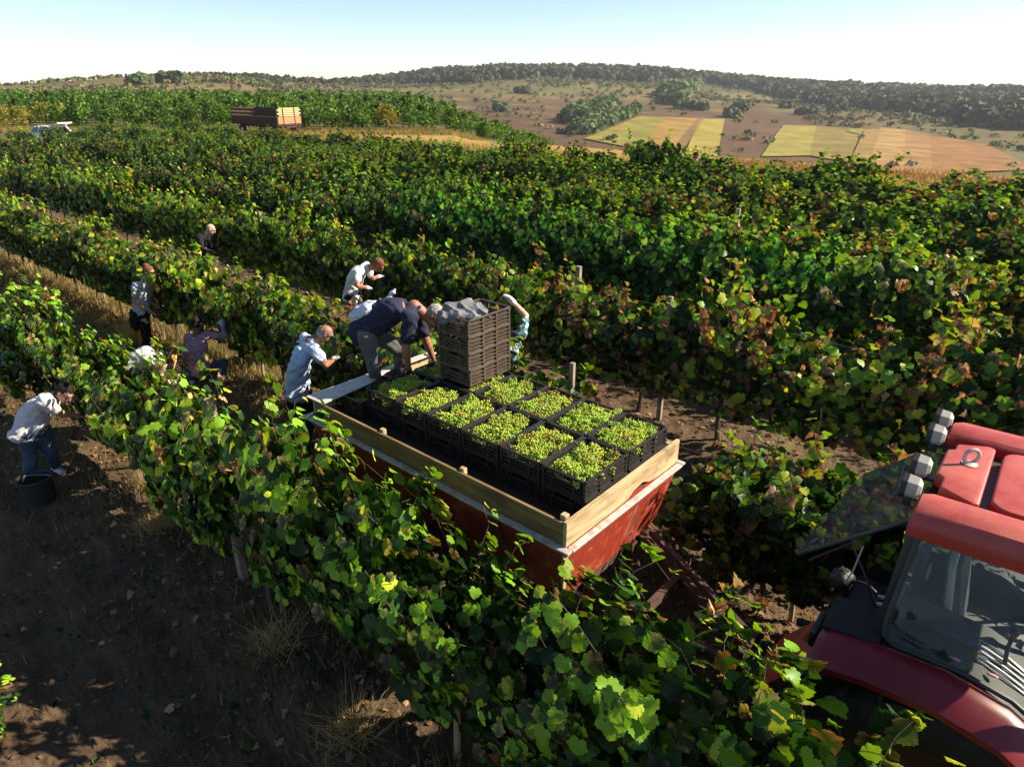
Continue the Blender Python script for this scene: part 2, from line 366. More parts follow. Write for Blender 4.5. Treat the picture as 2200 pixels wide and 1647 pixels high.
def vine_protos(kind, seed, detail, n_canes, size, tall=1.0, sparse=1.0):
    rng = np.random.default_rng(seed)
    half = HALF if detail else HALF_LO
    shapes = [leaf_shape(rng, half, 0) for _ in range(10)]; dryshapes = [leaf_shape(rng, half, rng.uniform(.5, 1.1)) for _ in range(6)]
    names = [k for k, _ in MIX[kind]]; pr = np.array([w for _, w in MIX[kind]]); pr /= pr.sum()
    VV, FF, CC = [], [], []; off = 0
    wood = MB()
    def put(p, nrm, tip, s, colname):
        nonlocal off
        dryl = colname in ('br', 'ru', 'tan')
        v, f = (dryshapes if dryl else shapes)[rng.integers(6)]
        z = nrm / np.linalg.norm(nrm); y = tip - z * (tip @ z); y /= (np.linalg.norm(y) + 1e-6); x = np.cross(y, z)
        VV.append(p + s * (v[:, :1] * x + v[:, 1:2] * y + v[:, 2:3] * z)); FF.append(f + off); off += len(v)
        c = np.array(PAL[colname]) * rng.uniform(.82, 1.2); c = c * np.array([rng.uniform(.9, 1.12), 1, rng.uniform(.8, 1.2)])
        cc = np.repeat(c[None], len(v), 0)
        if not dryl and rng.random() < .16:      # scorched margins
            r = np.linalg.norm(v[:, :2] - np.array([0, .4]), axis=1); w = np.clip((r - .45) / .25, 0, 1)[:, None]; cc = cc * (1 - w) + np.array(PAL['tan' if rng.random() < .5 else 'br']) * w
        CC.append(cc)
    # trunk, cordon
    lean = rng.uniform(-.06, .06, 2)
    tr = [Vector((lean[0] * t + .02 * math.sin(t * 5 + seed), lean[1] * t + .025 * math.cos(t * 4 + seed), -.05 + .92 * t)) for t in np.linspace(0, 1, 7)]
    wood.tube(tr, [.042, .034, .03, .028, .03, .032, .03], 7)
    top = tr[-1]
    for sgn in (-1, 1): wood.tube([top, top + Vector((sgn * .2, .02, .06)), top + Vector((sgn * .45, 0, .07)), top + Vector((sgn * .66, rng.uniform(-.05, .05), .05))], [.026, .02, .017, .012], 6)
    patch = rng.uniform(0, 1, n_canes)
    for k in range(n_canes):
        x0 = rng.uniform(-.68, .68); side = 1 if rng.random() < .5 else -1
        L = rng.uniform(.75, 1.5) * tall; hang = rng.random() < .34
        p = np.array([x0, top.y + rng.normal(0, .04), .93 + rng.normal(0, .04)])
        dx = rng.normal(0, .28); dy = side * abs(rng.normal(.26, .18)); bend = rng.uniform(.5, 1.5)
        if rng.random() < .2: bend = .15; dy *= .4                # a shoot that still stands up
        pts = [p.copy()]; steps = int(L / .068)
        for i in range(steps):
            t = i / max(1, steps - 1)
            vz = (1 - bend * t * t * 1.25) if not hang else (.15 - .95 * min(1, t * 2.2))
            vy = dy * (1 + 1.5 * t) if not hang else side * (.65 * (1 - t))
            d = np.array([dx + rng.normal(0, .14), vy + rng.normal(0, .12), vz]); d /= np.linalg.norm(d)
            p = p + d * .068
            lim = (.22 if detail else .28) + (.23 if detail else .22) * np.clip((p[2] - .7) / .8, 0, 1); p[1] = np.clip(p[1], -lim, lim); p[2] = np.clip(p[2], .64 if detail else .56, 2.12 * tall)
            pts.append(p.copy())
        if k % 2 == 0 or detail: wood.tube([Vector(q) for q in pts[::3]] + [Vector(pts[-1])], .003, 4, False)
        # the cane leans towards one of the kinds
        yq, dq = CANE[kind]; state = 2 if patch[k] > 1 - dq else 1 if patch[k] > 1 - dq - yq else 0
        for i in range(1, len(pts)):
            if rng.random() > .93 * sparse: continue
            for rep in range(2 if rng.random() < .38 * sparse else 1):
                q = pts[i]; t = i / len(pts)
                up = np.clip((q[2] - 1.15) / .7, 0, 1); sg = np.sign(q[1] + rng.normal(0, .06))
                out = np.array([rng.normal(0, .40), sg * (1.0 - .45 * up) + rng.normal(0, .3), .15 + .75 * up + rng.normal(0, .32)])
                tip = np.array([rng.normal(0, .5), out[1] * .5 + sg * .4 * up, -1.0 + .5 * up + rng.uniform(0, .5)])
                s = size * rng.uniform(.62, 1.15) * (1 - .45 * max(0, t - .7) / .3)
                pet = np.array([rng.normal(0, .5), out[1], rng.normal(.1, .4)]); pet = pet / np.linalg.norm(pet) * rng.uniform(.03, .11)
                cn = names[rng.choice(len(names), p=pr)]
                if state == 2 and rng.random() < .62: cn = ('br', 'tan', 'br', 'yg', 'ru')[rng.integers(5)]
                if state == 1 and rng.random() < .6: cn = ('yg', 'lt', 'lt', 'yg')[rng.integers(4)]
                if (t > .8 or q[2] > 1.72) and cn in ('dk', 'gr') and rng.random() < .6: cn = 'lt'  # young tips are paler; leaves high up are lightened to look sunlit
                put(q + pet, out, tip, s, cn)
    # dark filler leaves inside the hedge, added to block light and deepen its shade
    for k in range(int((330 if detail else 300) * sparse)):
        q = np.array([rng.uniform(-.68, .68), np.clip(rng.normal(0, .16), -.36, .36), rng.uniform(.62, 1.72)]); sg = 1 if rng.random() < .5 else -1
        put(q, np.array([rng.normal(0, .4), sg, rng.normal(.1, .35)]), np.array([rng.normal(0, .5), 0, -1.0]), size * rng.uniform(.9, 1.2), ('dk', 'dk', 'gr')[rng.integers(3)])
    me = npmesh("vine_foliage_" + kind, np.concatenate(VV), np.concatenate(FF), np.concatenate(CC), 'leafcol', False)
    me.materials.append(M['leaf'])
    wm = wood.mesh("vine_wood", True); wm.materials.append(M['bark'])
    return me, wm
PROTO = {}
for q, kind in enumerate(('lush', 'mixed', 'yellowing', 'dry')):
    sp = .95 if kind == 'dry' else 1.0
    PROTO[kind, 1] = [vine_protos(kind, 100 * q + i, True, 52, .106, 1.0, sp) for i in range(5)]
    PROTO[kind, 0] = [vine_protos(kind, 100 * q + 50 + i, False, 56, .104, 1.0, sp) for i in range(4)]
VINES = {}
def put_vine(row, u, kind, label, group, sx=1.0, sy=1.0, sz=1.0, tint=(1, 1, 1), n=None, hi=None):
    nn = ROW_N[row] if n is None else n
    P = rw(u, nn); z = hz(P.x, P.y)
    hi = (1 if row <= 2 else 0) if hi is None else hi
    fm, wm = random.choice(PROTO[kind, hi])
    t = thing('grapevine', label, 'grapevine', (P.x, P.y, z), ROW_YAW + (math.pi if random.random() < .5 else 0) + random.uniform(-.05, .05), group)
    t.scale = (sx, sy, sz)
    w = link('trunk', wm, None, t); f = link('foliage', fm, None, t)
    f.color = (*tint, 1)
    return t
ROWNAME = ['row nearest the camera, in front of the loaded trailer', 'row along the far side of the loaded trailer', 'first full row behind the pickers',
           'second full row behind the pickers', 'third full row behind the pickers', 'middle of the far vineyard', 'far vineyard two rows from its edge', 'last row but one before the grass verge', 'last row before the grass verge']
def kind_of(row, u):
    r = random.random()
    if row == 0: return 'mixed' if u < -3 else ('lush' if r < .5 else 'mixed')
    if row == 1: return ('yellowing' if r < .6 else 'mixed') if u < -6 else ('dry' if r < .6 else 'yellowing')
    if row == 2: return ('yellowing' if r < .55 else 'mixed') if u < -12 else (('mixed' if r < .5 else 'lush') if u < -7.5 else ('dry' if r < .85 else 'yellowing'))
    if row == 3: return ('mixed' if r < .5 else 'yellowing') if u < -16 else ('lush' if r < .85 else 'mixed') if u < -2.6 else ('dry' if r < .9 else 'mixed')
    if row == 4: return ('lush' if r < .5 else 'mixed') if u < -11 else ('dry' if r < .7 else 'mixed')
    if u > -9: return 'dry' if r < .4 else ('mixed' if r < .8 else 'lush')
    return 'lush' if r < .42 else ('mixed' if r < .82 else 'yellowing')
def tint_of(row, u):
    k = random.uniform(.82, 1.12)
    if row == 3 and -13 < u < -2: return (.75 * k, 1.05 * k, 1.15 * k)
    if row in (1, 2) and u < -9: return (1.22 * k, 1.2 * k, .9 * k)
    if row == 0: return (1.25 * k, 1.25 * k, k)  # lifted tint paints highlights into the near row's leaves
    if row >= 5: return (.95 * k, .97 * k, .9 * k)
    return (k, k, k)
# nearest row: every vine described by what sets it apart
near = [(.95, 'dry', .92, 'low half dry vine with browned leaves beside the tractor wheel'),
        (-.10, 'dry', .86, 'browning vine with a few bright green shoots against the red fender'),
        (-.95, 'lush', 1.12, 'tall green vine at the tractor mudguard, end of the dense part of the near row'),
        (-1.9, 'mixed', .95, 'dark green vine below the iron drawbar between trailer and tractor'),
        (-2.95, 'lush', .86, 'bright topped green vine below the front corner of the red trailer'),
        (-4.0, 'mixed', 1.1, 'bushy green vine in front of the middle of the red trailer'),
        (-5.1, 'mixed', 1.1, 'bushy pale leaved vine right of the concrete post, before the trailer rear'),
        (-6.3, 'yellowing', .95, 'yellowing vine left of the concrete post in the near row'),
        (-7.5, 'mixed', .90, 'green vine that the man in white and jeans reaches into'),
        (-8.75, 'mixed', .86, 'green vine behind the bending man with the black bucket'),
        (-10.0, 'mixed', .88, 'green vine on the left of the bending man in jeans, near row')]
for u, kind, sz, lab in near: put_vine(0, u, kind, lab, 'vines of the row nearest the camera', random.uniform(.98, 1.1), .75 if u < -7 else .9, sz, tint_of(0, u), n=ROW_N[0] + (.12 if u > -5 else .2 if u < -7 else 0))
for k in range(9): put_vine(0, -11.25 - 1.25 * k, 'mixed', 'leafy vine at the left end of the near row, left of the man in jeans', 'vines of the row nearest the camera', 1.0, 1.0, random.uniform(.92, 1.0), tint_of(0, -11))
put_vine(0, -5.5, 'lush', 'low leafy vine shoots at the very bottom left corner', 'vines of the row in front', .45, .6, .34, (1.5, 1.5, 1.2), n=.12)
n_v = 0
STEP = [0, 1.22, 1.28, 1.34, 1.42, 1.5, 1.6, 1.7, 1.8]
for row in range(1, 9):
    u = {1: .3, 2: .6, 3: .8, 4: .6, 5: .2, 6: -.4, 7: -1.0, 8: -1.6}[row] - .9 * 0
    umin = {1: -25, 2: -36, 3: -46, 4: -52, 5: -56, 6: -58, 7: -58, 8: -58}[row]
    while u > umin:
        kind = kind_of(row, u); sz = random.uniform(.86, 1.10); sx = STEP[row] / 1.22 * random.uniform(.97, 1.08); sy = random.uniform(.80, 1.0)
        if row == 3 and -15 < u < -1.5: sz = random.uniform(1.12, 1.22); sy *= 1.1
        if row == 1 and -7.5 < u < -3.2: kind = random.choice(('mixed', 'yellowing', 'dry')); sz = random.uniform(.95, 1.04); sy = 1.1
        if row == 2 and u > -7: sz *= 1.05; sy *= 1.1
        if row == 1 and u < -8: sz *= .90
        if row == 1 and -16.5 < u < -13.6: sz *= .9
        if row >= 7 and u < -30: sz *= .86
        if row == 8: sz *= random.choice((.9, 1.0, 1.0, 1.15, 1.25))
        skip = row == 1 and -3.4 < u < -1.0
        if not skip:
            put_vine(row, u, kind, 'leafy grapevine of the ' + ROWNAME[row], 'vines of the ' + ROWNAME[row], sx, sy, sz, tint_of(row, u)); n_v += 1
        u -= STEP[row] * random.uniform(.93, 1.07)
print('vines', n_v + 21)
put_vine(1, -1.45, 'mixed', 'half bare vine with a black trunk left of the open tractor window', 'vines of the ' + ROWNAME[1], .95, 1.0, .84, (.8, .8, .8))
for u_, n_, k_, lab_ in ((-3.55, 5.3, 'dry', 'low browned vine shoots behind the front far crate'), (-4.55, 5.25, 'mixed', 'low leafy vine shoots behind the second far crate'), (-5.6, 5.3, 'dry', 'low vine shoots beside the dusty crate stack'), (-1.9, 5.75, 'dry', 'low dry vine shoots between trailer and tractor glass')):
    put_vine(1, u_, k_, lab_, 'low shoots on the far side of the trailer', .95, 1.15, .62, (.95, .95, .95), n=n_)
# posts, stakes and wires
def post(row, u, top, w, label, lean=(0, 0), mat='concrete', wood=False):
    P = rw(u, ROW_N[row]); z = hz(P.x, P.y); m = MB(); T = Vector((lean[0], lean[1], top))
    m.xf = Matrix.Translation((P.x, P.y, z)) @ Matrix.Rotation(ROW_YAW + .1, 4, 'Z')
    if wood: m.tube([V(0, 0, -.1), T * .5, T], [w * .55, w * .5, w * .45], 7)
    else: m.beam(V(0, 0, -.1), T, w, w, (0, 1, 0), .008)
    o = m.build('vineyard_post' if not wood else 'wooden_stake', M[mat], None, wood)
    tag(o, label, 'post' if not wood else 'stake', 'posts of the vine trellis' if not wood else 'stakes beside the vine trunks'); return o
post(0, -5.62, 2.0, .075, 'concrete trellis post in the near row, wrapped in dry leaves')
post(2, -14.6, 1.85, .09, 'concrete trellis post right of the bald man, bare on its near face')
post(2, -5.75, 2.1, .075, 'sunlit concrete trellis post behind the crate stack, sticking out of browned vines')
post(1, -3.75, 1.95, .05, 'thin pale post in the vines right of the crate stack')
post(2, -4.2, 1.9, .07, 'concrete post half buried in browned vines, right of the sunlit one')
post(4, -5.8, 2.15, .08, 'weathered post topping the browned vines of the third full row')
post(3, -14.2, 1.9, .08, 'concrete post of the second full row behind the bald man')
for u, top, ln, lab in ((-4.95, 1.55, (.22, .05), 'long pale wooden stake leaning in the near row below the concrete post'), (-2.62, 1.2, (.05, 0), 'wooden stake in the shade of the near row under the front of the trailer')):
    post(0, u, top, .05, lab, ln, 'stake', True)
for u, top, ln, lab in ((-1.18, 1.25, (-.12, .1), 'split wooden stake leaning on the dark trunk left of the tractor glass'), (-10.1, 1.1, (.08, 0), 'pale stake behind the man in the light blue shirt'),
                        (-12.6, 1.1, (.03, .02), 'pale stake right behind the standing woman'), (-14.4, 1.1, (-.03, 0), 'pale stake left of the standing woman'), (-16.6, 1.15, (.02, 0), 'second pale stake left of the standing woman'),
                        (-19.6, 1.15, (.02, 0), 'pale stake near the left edge under the second row'), (-21.4, 1.15, (-.02, 0), 'leftmost pale stake under the second row')):
    post(1, u, top, .045, lab, ln, 'stake', True)
def wire(row, z, u0, u1, label):
    pts = []; k = int((u1 - u0) / 1.1)
    for i in range(k + 1):
        u = u0 + (u1 - u0) * i / k; P = rw(u, ROW_N[row] + .05); pts.append(P + V(0, 0, hz(P.x, P.y) + z - .03 * abs(math.sin(u * .36))))
    tag(MB().tube(pts, .0022, 5).build('trellis_wire', M['wire'], None, True), label, 'wire', 'wires of the vine trellis')
wire(0, 1.35, -14, 2.2, 'upper steel trellis wire of the near row'); wire(0, .95, -14, 2.2, 'lower steel trellis wire of the near row')
wire(1, 1.4, -18, 2, 'steel trellis wire of the row along the far side of the trailer')
wire(2, 1.75, -18, 3, 'steel trellis wire of the first full row behind the pickers')
# ------------------------------------------------------------------ red trailer with wooden boards
TY = R(-41.365); TO = Vector((.529, 4.2247, 0)); TZ = 1.988
TM = Matrix.Translation(TO) @ Matrix.Rotation(TY, 4, 'Z')
def tw(u, v, z): return TM @ Vector((u, v, z))
def paint(name, base, scratch, rust, amount=.5, rough=.5):
    m, nt, p = nodes(name); L = nt.links
    t1 = tex(nt, 5, 8, .72); r1 = ramp(nt, [(.42, base), (.55, tuple(c * 1.25 for c in base)), (.62, scratch)])
    t2 = tex(nt, 2.3, 9, .75); r2 = ramp(nt, [(.52, (0, 0, 0)), (.66, (1, 1, 1))])
    t3 = tex(nt, 14, 6, .7, stretch=(1, 1, .12)); r3 = ramp(nt, [(.58, (0, 0, 0)), (.72, (amount, amount, amount))])
    L.new(t1.outputs[0], r1.inputs[0]); L.new(t2.outputs[0], r2.inputs[0]); L.new(t3.outputs[0], r3.inputs[0])
    c = mixc(nt, r3.outputs[0], r1.outputs[0], scratch); c = mixc(nt, r2.outputs[0], c, rust); L.new(c, p.inputs['Base Color'])
    p.inputs['Roughness'].default_value = rough
    b = N(nt, "ShaderNodeBump"); b.inputs['Strength'].default_value = .25; b.inputs['Distance'].default_value = .008; L.new(t1.outputs[0], b.inputs['Height']); L.new(b.outputs[0], p.inputs['Normal'])
    return m
def timber(name, a, b, c, axis, dark=.35):
    m, nt, p = nodes(name); L = nt.links
    st = [7, 7, 7]; st[axis] = .8
    t1 = tex(nt, 3, 7, .65, stretch=tuple(st)); r1 = ramp(nt, [(.3, a), (.5, b), (.72, c)]); L.new(t1.outputs[0], r1.inputs[0])
    t2 = tex(nt, 3.2, 5, .6); r2 = ramp(nt, [(.56, (0, 0, 0)), (.72, (dark, dark, dark))]); L.new(t2.outputs[0], r2.inputs[0])
    L.new(mixc(nt, r2.outputs[0], r1.outputs[0], (.10, .055, .03)), p.inputs['Base Color']); p.inputs['Roughness'].default_value = .8; p.inputs['Specular IOR Level'].default_value = .2
    bm = N(nt, "ShaderNodeBump"); bm.inputs['Strength'].default_value = .35; bm.inputs['Distance'].default_value = .006; L.new(t1.outputs[0], bm.inputs['Height']); L.new(bm.outputs[0], p.inputs['Normal'])
    return m
M['trailer_red'] = paint("flaking_red_paint", (.24, .026, .013), (.36, .13, .075), (.10, .042, .027), .55)
M['rust'] = surf("rusty_iron", [(.04, .022, .016), (.085, .038, .024), (.06, .038, .03)], 14, .85, .4, 50)
M['rimsteel'] = surf("scuffed_steel", [(.30, .27, .25), (.50, .46, .42), (.34, .22, .16)], 9, .5, .2, 40, metal=.3)
M['board_u'] = timber("old_board_long", (.105, .066, .028), (.18, .12, .052), (.25, .175, .08), 0, .75)
M['board_v'] = timber("old_board_cross", (.24, .155, .075), (.40, .30, .165), (.52, .42, .25), 1, .75)
M['sheet'] = surf("worn_light_sheet", [(.34, .31, .28), (.50, .47, .42), (.4, .36, .32)], 6, .55, .15, 30)
M['tyre'] = surf("tyre_rubber", [(.012, .012, .012), (.03, .028, .026)], 20, .85, .3, 60)
M['deck'] = surf("dark_deck", [(.012, .010, .008), (.03, .022, .017)], 9, .9, .3, 40)  # near black: the shadow between crates and board is put into the colour
tr = thing('trailer', 'red steel trailer with wooden side boards loaded with crates of grapes', 'trailer', TO, TY)
Z = lambda w: TZ + w
U0, U1 = -3.12, .025           # rear and front of the load bed
VN, VF = -.255, 1.285          # inner faces of the near and far boards
rimz = Z(-.378)
# tub: slightly narrower at the bottom
m = MB()
def tub(u0, u1, v0, v1, z, k):
    return [V(u0 + k, v0 + k * 1.1, z), V(u1 - k, v0 + k * 1.1, z), V(u1 - k, v1 - k * 1.1, z), V(u0 + k, v1 - k * 1.1, z)]
u0, u1, v0, v1 = U0 - .02, U1 + .048, VN - .035, VF + .035
m.loft([tub(u0, u1, v0, v1, rimz, 0), tub(u0, u1, v0, v1, rimz - .30, .06), tub(u0, u1, v0, v1, rimz - .60, .12)])
for fu in (-.6, -1.55, -2.5):        # pressed stiffeners on the near side
    m.beam(V(fu, v0 - .0, rimz - .03), V(fu, v0 + .125, rimz - .58), .05, .03, (1, 0, 0), .006)
m.build('body', M['trailer_red'], tr)
m = MB(); rw_ = .055
m.box(((u0 + u1) / 2, v0 - .018, rimz - .006), (u1 - u0 + .08, rw_, .022), (.12, 0, 0), .006); m.box(((u0 + u1) / 2, v1 + .018, rimz - .006), (u1 - u0 + .08, rw_, .022), (-.12, 0, 0), .006)
m.box((u1 + .018, (v0 + v1) / 2, rimz - .007), (rw_, v1 - v0 - .03, .022), (0, .12, 0), .006); m.box((u0 - .018, (v0 + v1) / 2, rimz - .007), (rw_, v1 - v0 - .03, .022), (0, -.12, 0), .006)
m.build('rim', M['rimsteel'], tr)
MB().box(((U0 + U1) / 2, (VN + VF) / 2, Z(-.364)), (U1 - U0, VF - VN, .024)).build('deck', M['deck'], tr)
bh = .185; bz = Z(-.370) + bh / 2
MB().box(((U0 + .25 + U1) / 2, VN - .014, bz), (U1 - U0 - .25, .027, bh), None, .004).build('side_board', M['board_u'], tr)
MB().box(((U0 + .25 + U1) / 2, VF + .014, bz), (U1 - U0 - .25, .027, bh), None, .004).build('side_board', M['board_u'], tr)
# front board with a split lower edge
poly = [(VN - .03, -.0), (.52, 0), (.60, .045), (.74, .062), (.84, .02), (.93, 0), (VF + .03, -.0), (VF + .03, bh + .030), (VN - .03, bh + .018)]
MB().prism(poly, V(U1 + .004, 0, Z(-.368)), V(0, 1, 0), V(0, 0, 1), .03).build('front_board', M['board_v'], tr)
for vv, zz in ((VN + .03, .035), ):
    MB().box((U1 - .035, vv + .006, bz + zz / 2), (.05, .05, bh + zz), None, .006).build('corner_post', M['board_v'], tr)
MB().box((U1 - .035, VF - .03, bz), (.05, .05, bh + .01), None, .006).build('corner_post', M['board_v'], tr)
for uu in (-1.02, -2.03): MB().box((uu, VN + .022, bz + .012), (.05, .04, bh + .024), None, .006).build('board_batten', M['board_v'], tr)
MB().beam(V(u1 - .01, v0 - .004, rimz - .03), V(u1 - .125, v0 + .13, rimz - .59), .045, .03, (1, 0, 0), .006).build('corner_strap', M['board_v'], tr)
# light sheet on the tail
m = MB(); m.loft([[V(U0 + .02, v, Z(-.156)), V(U0 + .02 + w, v, Z(-.15)), V(U0 + .02 + w, v, Z(-.136)), V(U0 + .02, v, Z(-.142))] for v, w in ((VN - .06, .27), (.30, .22), (.60, .10), (VF + .03, .10))]); m.build('tail_sheet', M['sheet'], tr)
m = MB(); m.box((U0 + .04, (VN + VF) / 2, Z(-.245)), (.028, VF - VN, .165), None, .004); m.build('tail_board', M['board_v'], tr)
# running gear
m = MB(); m.beam(V(-3.1, .18, .94), V(.0, .18, .94), .08, .14); m.beam(V(-3.1, .81, .94), V(.0, .81, .94), .08, .14)
for uu in (-2.9, -1.6, -.1): m.beam(V(uu, .0, .955), V(uu, 1.0, .955), .07, .10)
m.build('chassis', M['rust'], tr)
MB().tube([V(-1.9, -.25, .42), V(-1.9, 1.24, .42)], .045, 10).build('axle', M['rust'], tr)
for vv in (.2, .8): MB().beam(V(-1.9, vv, .42), V(-1.9, vv, .88), .1, .12).build('spring_mount', M['rust'], tr)
for vv in (-.28, 1.27):
    w = MB().lathe([(.24, -.10), (.36, -.11), (.42, -.07), (.43, 0), (.42, .07), (.36, .11), (.24, .10)], V(-1.9, vv, .43), (0, 1, 0), 32, True).build('wheel', M['tyre'], tr, True)
    MB().lathe([(.02, -.03), (.12, -.03), (.235, -.06), (.24, .06), (.12, .02), (.02, .02)], V(-1.9, vv, .43), (0, 1, 0), 24).build('wheel_rim', M['rimsteel'], w, True)
# drawbar
hx, hv = 1.18, .52
m = MB()
m.beam(V(-.05, .12, .95), V(hx, hv - .10, .66), .07, .11, (0, 0, 1), .01); m.beam(V(-.05, .98, .95), V(hx, hv + .10, .66), .07, .11, (0, 0, 1), .01)
m.beam(V(.42, .20, .86), V(.42, .86, .86), .06, .06); m.beam(V(.05, .98, 1.06), V(hx - .08, hv + .10, .86), .05, .05)
m.build('drawbar', M['rust'], tr)
m = MB(); m.box((hx, hv, .74), (.05, .36, .34), None, .01); m.tube([V(hx - .02, hv - .04, .66), V(hx + .30, hv - .16, .58)], [.055, .05], 12)
m.lathe([(.05, -.02), (.085, -.02), (.085, .02), (.05, .02)], V(hx + .34, hv - .18, .56), (0, 0, 1), 20, True); m.build('hitch', M['rust'], tr, True)
m = MB(); m.beam(V(hx - .02, hv - .16, .64), V(hx + .16, hv - .52, .30), .06, .05); m.beam(V(hx + .02, hv - .16, .64), V(hx + .36, hv - .14, .20), .06, .05); m.beam(V(hx + .10, hv - .40, .44), V(hx + .30, hv - .2, .36), .04, .04)
m.box((hx + .22, hv - .52, .26), (.34, .12, .03), (0, 0, .3), .006); m.build('support_stand', M['rust'], tr)
m = MB(); pts = [V(.1 + i * .09, .55 - .04 * i, .92 - .05 * math.sin(i * .5) - .02 * i) for i in range(13)]; m.tube(pts, .011, 6); m.build('cable', M['tyre'], tr, True)

# ------------------------------------------------------------------ crates
m_, nt, p = nodes("dusty_black_plastic"); L = nt.links
t1 = tex(nt, 9, 6, .7); gm = N(nt, "ShaderNodeNewGeometry"); sx = N(nt, "ShaderNodeSeparateXYZ"); L.new(gm.outputs['Normal'], sx.inputs[0])
mr = N(nt, "ShaderNodeMapRange"); L.new(t1.outputs[0], mr.inputs[0]); mr.inputs[1].default_value = .4; mr.inputs[2].default_value = .75
oi = N(nt, "ShaderNodeObjectInfo"); mu = N(nt, "ShaderNodeMath", operation='MULTIPLY'); sxc = N(nt, "ShaderNodeSeparateColor"); L.new(oi.outputs['Color'], sxc.inputs[0]); L.new(mr.outputs[0], mu.inputs[0]); L.new(sxc.outputs[0], mu.inputs[1])
ad = N(nt, "ShaderNodeMath", operation='MULTIPLY_ADD'); L.new(sxc.outputs[1], ad.inputs[0]); ad.inputs[1].default_value = 1.0; L.new(mu.outputs[0], ad.inputs[2])
L.new(mixc(nt, ad.outputs[0], (.011, .010, .011), (.14, .10, .066)), p.inputs['Base Color']); p.inputs['Roughness'].default_value = .48; p.inputs['Specular IOR Level'].default_value = .4
M['crate'] = m_
CU, CV, CH, CP = .422, .592, .178, .165     # length along the trailer, across it, height, stacking pitch
def crate_mesh():
    m = MB(); hu, hv = CU / 2, CV / 2; t = .012
    # floor grid
    for i in range(9): m.box((-hu + .03 + i * (CU - .06) / 8, 0, .012), (.016, CV - .05, .012))
    for i in range(11): m.box((0, -hv + .03 + i * (CV - .06) / 10, .013), (CU - .05, .014, .010))
    # rims top and bottom
    for z, o, h in ((CH - .009, .0, .018), (.016, -.012, .018)):
        for s in (-1, 1):
            m.box((s * (hu + o - .008), 0, z), (.018, CV + 2 * o - .02, h), None, .004); m.box((0, s * (hv + o - .008), z), (CU + 2 * o - .05, .018, h), None, .004)
    # corner posts: an outer pillar and its inner web
    for su in (-1, 1):
        for sv in (-1, 1):
            m.box((su * (hu - .018), sv * (hv - .018), CH / 2 - .004), (.026, .026, CH - .022), None, .007)
            m.box((su * (hu - .026), sv * (hv - .052), CH / 2 - .004), (.008, .03, CH - .03)); m.box((su * (hu - .052), sv * (hv - .026), CH / 2 - .004), (.03, .008, CH - .03))
    for s in (-1, 1):
        # long walls (facing along the trailer): three bays, horizontal ledges, recessed slotted panel
        for y in (-hv + .205, hv - .205): m.box((s * (hu - .012), y, CH / 2), (.022, .02, CH - .02))
        for z in (.052, .088, .124): m.box((s * (hu - .010), 0, z), (.020, CV - .07, .009))
        for i in range(30):
            y = -hv + .05 + i * (CV - .10) / 29; m.box((s * (hu - .024), y, CH / 2), (.006, .0105, CH - .03))
        # short walls: slotted top with a hand hole, ribs below
        hole = .072
        for i in range(22):
            x = -hu + .05 + i * (CU - .10) / 21
            if abs(x) > hole: m.box((x, s * (hv - .024), .140), (.008, .006, .052))
            m.box((x, s * (hv - .024), .058), (.011, .006, .084))
        for z in (.046, .078, .108): m.box((0, s * (hv - .012), z), (CU - .07, .018, .008))
        for x in (-hole - .008, hole + .008): m.box((x, s * (hv - .012), .140), (.010, .020, .056))
        for x in (-.10, .10): m.box((x, s * (hv - .012), .058), (.014, .018, .09))
        m.box((0, s * (hv - .016), .116), (hole * 2 + .02, .024, .008), None, .003)
    me = m.mesh("crate"); me.materials.append(M['crate']); return me
CRATE = crate_mesh()
def crate(u, v, z, label, group, dust=(.35, .0), rz=0.0):
    o = link('crate', CRATE); P = tw(u, v, z); o.location = P; o.rotation_euler = (0, 0, TY + rz); o.color = (dust[0], dust[1], 0, 1)
    return tag(o, label, 'crate', group)
# upper layer: six along the near side, six along the far side
ORD = ['nearest the front corner post', 'second from the front', 'third from the front', 'fourth from the front', 'fifth from the front', 'last, by the tail sheet']
ORDF = ['at the front far corner', 'second from the front', 'third from the front', 'fourth from the front', 'under the stack of empties', 'shaded behind the stack of empties']
TOP = []
for side, v in (('near', .30), ('far', .90)):
    for k in range(6):
        uu = -.43 * k - .213; jit = random.uniform(-.006, .006)
        lab = 'full black crate on the ' + side + ' side, ' + (ORD[k] if side == 'near' else ORDF[k])
        crate(uu, v + jit, Z(-CH), lab, 'filled crates on top of the load', (.14, .0), random.uniform(-.01, .01)); TOP.append((uu, v, side, k))
        if side == 'near' or k == 0:
            crate(uu + .004, v + .004, Z(-CH - CP - .004), 'lower crate under the full one on the %s side, %s' % (side, ORD[k] if side == 'near' else 'front far corner'), 'lower crates of the load', (.10, .0))
crate(-.43 * 6 - .225, .24, Z(-CH - .15), 'half empty black crate at the rear near corner, one layer lower', 'lower crates of the load', (.2, .0))
for k in range(4):
    lab = ['bottom crate of the dusty stack, resting on grapes', 'second crate from the bottom of the dusty stack', 'third crate from the bottom of the dusty stack', 'topmost crate of the dusty stack, holding a grey jacket'][k]
    crate(-2.015 + random.uniform(-.004, .004), .935 + random.uniform(-.004, .004), Z(.0 + CP * k), lab, 'stack of empty dusty crates', (.55, .28), random.uniform(-.012, .012))

